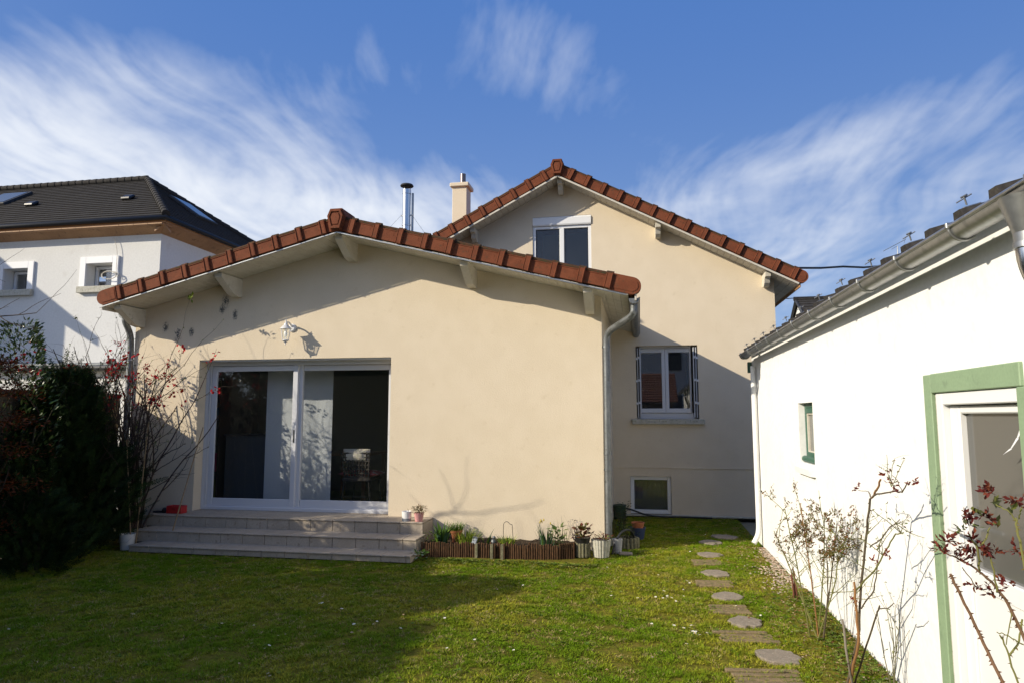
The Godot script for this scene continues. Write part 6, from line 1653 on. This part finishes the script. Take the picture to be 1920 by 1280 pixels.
# ---------------- lawn
func on_lawn(x: float, z: float) -> bool:
	if x < -6.9 or x > XW - 0.02: return false
	if z < 0.0: return x > -0.38 and z > HZ + 0.12
	if z < 1.14 and x < -2.55 and x > -6.6: return false
	if z < 0.78 and x < -0.6: return false
	return true
func build_lawn() -> void:
	var fn := FastNoiseLite.new(); fn.seed = 77; fn.frequency = 0.55; fn.fractal_octaves = 3
	var f2 := FastNoiseLite.new(); f2.seed = 78; f2.frequency = 2.2; f2.fractal_octaves = 2
	var g := MB.new()
	var x := -7.4
	var hq := func(xx: float, zz: float) -> Vector3: return V(xx, -0.012 + fn.get_noise_2d(xx * 3.0, zz * 3.0) * 0.012 + (0.05 * smoothstep(1.15, 1.5, xx) if zz > 1.5 else 0.0), zz)
	while x < XW - 0.001:
		var z := HZ
		var x2 := minf(x + 0.25, XW)
		while z < 14.0:
			g.quad(hq.call(x, z + 0.25), hq.call(x2, z + 0.25), hq.call(x2, z), hq.call(x, z)); z += 0.25
		x = x2
	setting("lawn", g, M.lawn)
	# tufts of blades
	var kinds := []
	for k in 5:
		var b := MB.new()
		for i in 16:
			var a := rf(0, TAU); var r := 0.035 * sqrt(rng.randf())
			var d := (Vector3.UP + V(cos(a), 0, sin(a)) * rf(0.2, 1.5)).normalized()
			var sh := rf(0.7, 1.25)
			b.col = Color(sh, sh, sh)
			var l := rf(0.014, 0.031)
			var sd := V(-sin(a), 0, cos(a)).rotated(d, rf(-0.8, 0.8))
			b.blade(V(cos(a) * r, -0.012, sin(a) * r), d, sd, l, rf(0.0028, 0.0045), V(cos(a), -0.5, sin(a)) * l * rf(0.0, 0.5))
		kinds.append(b.mesh())
	var holes := [[0.912, 3.535, 0.15], [0.795, 2.735, 0.136], [0.76, 1.94, 0.14], [0.742, 1.005, 0.145], [0.78, 0.005, 0.14], [0.88, -0.82, 0.145], [1.105, -1.27, 0.16]]
	var slats := [[0.76, 3.93, 0.46], [0.745, 3.12, 0.42], [0.73, 2.37, 0.34], [0.69, 1.46, 0.36], [0.72, 0.44, 0.33]]
	for k in 5:
		var xf := []; var cl := []
		for i in 17500:
			var px := rf(-6.9, XW); var pz := HZ + 8.6 * rng.randf()
			if not on_lawn(px, pz): continue
			var skip := false
			for hh in holes:
				if Vector2(px - hh[0], pz - hh[1]).length() < hh[2]: skip = true
			for hh in slats:
				if absf(px - hh[0]) < hh[2] * 0.5 and absf(pz - hh[1]) < 0.13 and rng.randf() < 0.45: skip = true
			var n1 := fn.get_noise_2d(px, pz); var n2 := f2.get_noise_2d(px, pz)
			var bare := n2 > 0.28 and rng.randf() < 0.75
			if px > 1.1 and rng.randf() < 0.40: bare = true
			if skip or bare: continue
			# patches of lush and of dry grass across the lawn; each tuft has one colour
			var t := clampf(0.42 + n1 * 1.1 + n2 * 0.7 + rf(-0.25, 0.25), 0, 1)
			var c := C(0.135, 0.228, 0.006).lerp(C(0.32, 0.310, 0.028), t)
			if rng.randf() < 0.10: c = C(0.40, 0.31, 0.13)
			if rng.randf() < 0.12: c = C(0.115, 0.20, 0.006)
			var s := rf(0.75, 1.25) * (1.0 + 0.25 * n1)
			var y := fn.get_noise_2d(px * 3.0, pz * 3.0) * 0.012 + (0.05 * smoothstep(1.15, 1.5, px) if pz > 1.5 else 0.0)
			xf.append(Transform3D(Basis(Vector3.UP, rf(0, TAU)).scaled(V(s, s * rf(0.7, 1.3), s)), V(px, y, pz))); cl.append(jitter(c, 0.15))
		scatter(self, "grass", kinds[k], M.grass, xf, cl)
	# low weeds with round leaves, moss cushions and dead leaves in the border
	var wl := MB.new()
	for i in 9:
		var a := TAU * i / 9.0 + rf(-0.2, 0.2)
		wl.col = Color(1, 1, 1) * rf(0.8, 1.2); wl.leaf(V(0, 0.005, 0), (V(cos(a), rf(0.2, 0.9), sin(a))).normalized(), Vector3.UP, rf(0.016, 0.030), rf(0.009, 0.014), 0.15, 0.2)
	var wx := []; var wc := []
	for i in 2900:
		var px := rf(-6.5, XW - 0.05); var pz := rf(HZ + 0.2, 5.4)
		if i < 650: px = XW - 0.03 - absf(rng.randfn(0, 0.17)); pz = rf(1.9, 5.2)
		elif i < 1050: px = rf(-2.5, -0.5); pz = 0.83 + absf(rng.randfn(0, 0.13))
		if not on_lawn(px, pz): continue
		if i >= 1050 and f2.get_noise_2d(px + 40.0, pz) < 0.05: continue
		var s := rf(0.5, 1.2) * 1.0
		var y := 0.05 * smoothstep(1.15, 1.5, px) if pz > 1.5 else 0.0
		wx.append(Transform3D(Basis(Vector3.UP, rf(0, TAU)).scaled(V(s, s * rf(0.8, 1.8), s)), V(px, y + (rf(0, 0.02) if i < 650 else 0.0), pz)))
		wc.append(jitter(C(0.11, 0.165, 0.025) if rng.randf() < 0.75 else C(0.20, 0.22, 0.06), 0.25))
	scatter(self, "weeds", wl.mesh(), M.leaf, wx, wc)
	var dl := MB.new(); dl.col = Color(1, 1, 1); dl.leaf(V(-0.5, 0, 0), V(1, 0.15, 0).normalized(), Vector3.UP, 1.0, 0.6, 0.3, 0.15)
	var dx := []; var dc := []
	for i in 1900:
		var px := XW - 0.02 - absf(rng.randfn(0, 0.22)); var pz := rf(-0.5, 5.0)
		if i > 1650: px = rf(-6.0, 1.0); pz = rf(1.2, 5.0)
		if not on_lawn(px, pz): continue
		var s := rf(0.012, 0.03)
		var y := 0.05 * smoothstep(1.15, 1.5, px) if pz > 1.5 else 0.0
		dx.append(Transform3D((Basis(Vector3.UP, rf(0, TAU)) * Basis(V(1, 0, 0), rf(-0.6, 0.6))).scaled(V(s, s, s)), V(px, y + 0.018, pz)))
		dc.append(jitter([C(0.30, 0.20, 0.11), C(0.17, 0.08, 0.04), C(0.38, 0.30, 0.20), C(0.12, 0.06, 0.035)][i % 4], 0.25))
	scatter(self, "leaf_litter", dl.mesh(), M.leaf, dx, dc)
	# daisies
	var ds := MB.new()
	for i in 12:
		var a := TAU * i / 12.0
		ds.col = C(0.82, 0.82, 0.80); ds.leaf(V(0, 0.03, 0), V(cos(a), 0.25, sin(a)).normalized(), Vector3.UP, 0.012, 0.006, 0.1)
	ds.col = C(0.6, 0.45, 0.04); ds.lathe(T(V(0, 0.029, 0)), [Vector2(0.0045, 0), Vector2(0.004, 0.003), Vector2(0, 0.004)], 8)
	ds.col = C(0.10, 0.15, 0.03); ds.tube([V(0, -0.01, 0), V(0, 0.029, 0)], [0.001, 0.001], 4, false)
	var dm := ds.mesh()
	var spots := []
	for q in [[0.26, 2.21, 9, 0.07], [0.35, 3.17, 8, 0.06], [0.40, 3.22, 5, 0.05], [0.06, 3.01, 1, 0.01], [0.20, 3.06, 1, 0.01], [-1.22, 3.64, 2, 0.01], [0.12, 1.31, 2, 0.02], [0.32, 1.87, 2, 0.04], [0.41, 1.53, 2, 0.03], [0.96, 2.60, 1, 0.01], [0.18, 0.28, 2, 0.04], [0.48, 0.10, 2, 0.05], [-1.38, 3.88, 1, 0.01], [-0.91, 3.79, 2, 0.02], [-1.19, 1.79, 1, 0.02], [-1.15, 2.02, 2, 0.02], [0.27, 3.48, 1, 0.01], [-1.59, 3.16, 1, 0.01], [-1.83, 3.48, 2, 0.02], [-2.41, 1.51, 1, 0.02], [-2.75, 2.94, 2, 0.02], [-4.03, 2.36, 2, 0.03], [-4.12, 3.53, 2, 0.02], [-0.40, 4.17, 1, 0.02], [-2.36, 4.53, 2, 0.03], [0.74, 2.46, 2, 0.05], [-2.64, 4.08, 2, 0.02], [-2.10, 3.42, 2, 0.03], [0.86, -1.24, 3, 0.06], [-4.77, 4.06, 1, 0.01], [1.12, 2.82, 1, 0.02], [-1.09, 1.70, 1, 0.03], [-0.13, 2.05, 2, 0.10], [-0.32, 1.09, 2, 0.08], [-2.17, 3.36, 2, 0.05], [-2.50, 3.12, 1, 0.03], [-3.29, 3.49, 2, 0.11], [-2.56, 3.89, 2, 0.10]]:
		for k in q[2]: spots.append(Vector2(q[0] + rng.randfn(0, q[3]), q[1] + rng.randfn(0, q[3] * 1.3)))
	for p in spots:
		if not on_lawn(p.x, p.y): continue
		var o := thing("daisy", "tiny white daisy flowering in the short lawn grass", "daisy", V(p.x, 0.0, p.y), "daisies scattered over the lawn")
		o.rotation = V(rf(-0.3, 0.5), rf(0, TAU), rf(-0.3, 0.3)); var s := rf(0.8, 1.25); 
		part(o, "flower", dm, M.petal, Transform3D(Basis().scaled(V(s, s, s)), Vector3.ZERO))

# ---------------- beyond the houses
func build_far() -> void:
	var h := thing("distant_house", "far house with white gable and brown tiled roof above the outbuilding", "house", V(9.0, 0, -22))
	var w := MB.new()
	wall_sheet(w, 6.0, 6.3, [], [], func(_q: float) -> float: return 5.2, -24.0, -18.0)
	w = MB.new(); var ax := 6.36; var ay := 6.10; var hz := -20.0
	# gable towards the garden side: apex over the middle of the gable wall in the plane x = ax
	w.prism(P2([hz - 3.0, 0.0, hz + 3.0, 0.0, hz + 3.0, 4.3, hz, 6.15, hz - 3.0, 4.3]), Transform3D(Basis(V(0, 0, 1), V(0, 1, 0), V(-1, 0, 0)), V(ax, 0, 0)), -9.0, 0.0)
	wpart(h, "wall", w, M.nb_wall)
	w = MB.new(); courses(w, V(ax - 0.15, 4.15, hz + 3.25), V(ax + 9.2, 4.15, hz + 3.25), V(ax + 9.2, 6.28, hz), V(ax - 0.15, 6.28, hz), 16)
	courses(w, V(ax + 9.2, 4.15, hz - 3.25), V(ax - 0.15, 4.15, hz - 3.25), V(ax - 0.15, 6.28, hz), V(ax + 9.2, 6.28, hz), 16)
	wpart(h, "roof", w, M.slate)
	w = MB.new(); w.tube([V(ax - 0.12, 4.1, hz + 3.25), V(ax - 0.12, 6.26, hz), V(ax - 0.12, 4.1, hz - 3.25)], [0.06, 0.06, 0.06], 5); wpart(h, "verge_board", w, M.dark)
	w = MB.new(); w.tube([V(ax - 0.2, 6.30, hz), V(ax + 9.2, 6.30, hz)], [0.09, 0.09], 8); wpart(h, "ridge", w, M.slate)
	h = thing("tv_aerial", "thin roof aerial on a mast against the sky above the outbuilding", "aerial", V(6.57, 4.2, -10.0))
	w = MB.new(); w.tube([V(0, 0, 0), V(0.02, 1.78, 0)], [0.014, 0.012], 6); part(h, "mast", w, M.zinc)
	w = MB.new(); w.tube([V(-0.32, 1.66, 0), V(0.22, 1.94, 0)], [0.008, 0.008], 5); w.tube([V(-0.12, 1.70, 0), V(0.02, 1.78, 0)], [0.006, 0.006], 5)
	for k in 9:
		var t := k / 8.0
		var p := V(-0.30, 1.67, 0).lerp(V(0.2, 1.93, 0), t); w.tube([p + V(0, 0, -0.09), p + V(0, 0, 0.09)], [0.003, 0.003], 4)
	for s in [-1.0, 1.0]: w.tube([V(0.2, 1.93, 0.0), V(0.22, 1.93 + 0.06 * s, 0.1 * s)], [0.004, 0.004], 4)
	part(h, "antenna", w, M.zinc)
	# service cables from the house eaves
	for q in [[V(2.60, 4.06, -3.0), V(14.0, 6.35, -14.0), 0.018, "thick black overhead cable leaving the house eaves"], [V(2.62, 4.05, -6.0), V(16.0, 6.6, -20.0), 0.009, "thin dark overhead wire below the thick cable"]]:
		h = thing("overhead_cable", q[3], "cable", q[0]); var pts := []; var rr := []
		for k in 25:
			var t := k / 24.0
			pts.append((q[1] - q[0]) * t + V(0, -0.5 * 4.0 * t * (1 - t) * 0.12 + 0.012 * sin(t * 90.0), 0)); rr.append(q[2])
		w = MB.new(); w.tube(pts, rr, 6); part(h, "cable", w, M.rubber)
	# at the far end of the garden: seen in the panes
	h = thing("rear_outbuilding", "low outbuilding with red tiled roof mirrored in the house window", "outbuilding", V(2, 0, 17))
	w = MB.new(); w.box(V(-4, 0, 15), V(1.4, 2.3, 19)); wpart(h, "wall", w, M.garden_wall)
	w = MB.new(); courses(w, V(1.6, 2.25, 14.7), V(-4.2, 2.25, 14.7), V(-4.2, 3.6, 17.0), V(1.6, 3.6, 17.0), 12); courses(w, V(-4.2, 2.25, 19.3), V(1.6, 2.25, 19.3), V(1.6, 3.6, 17.0), V(-4.2, 3.6, 17.0), 12); wpart(h, "roof", w, M.terracotta)
	h = thing("rear_house", "pale two-storey house with tall windows mirrored in the house window", "house", V(2, 0, 30))
	w = MB.new(); w.box(V(-7, 0, 27), V(7, 7.2, 35)); wpart(h, "wall", w, M.nb_wall)
	w = MB.new(); w.prism(P2([-7.5, 7.2, 7.5, 7.2, 0, 10.4]), Transform3D(), 26.6, 35.4); wpart(h, "roof", w, M.slate)
	for q in [-5.0, -1.8, 1.4, 4.6]:
		for y in [1.2, 4.4]:
			w = MB.new(); w.box(V(q, y, 26.9), V(q + 1.1, y + 1.7, 26.99), 0.01); wpart(h, "window", w, M.dark)
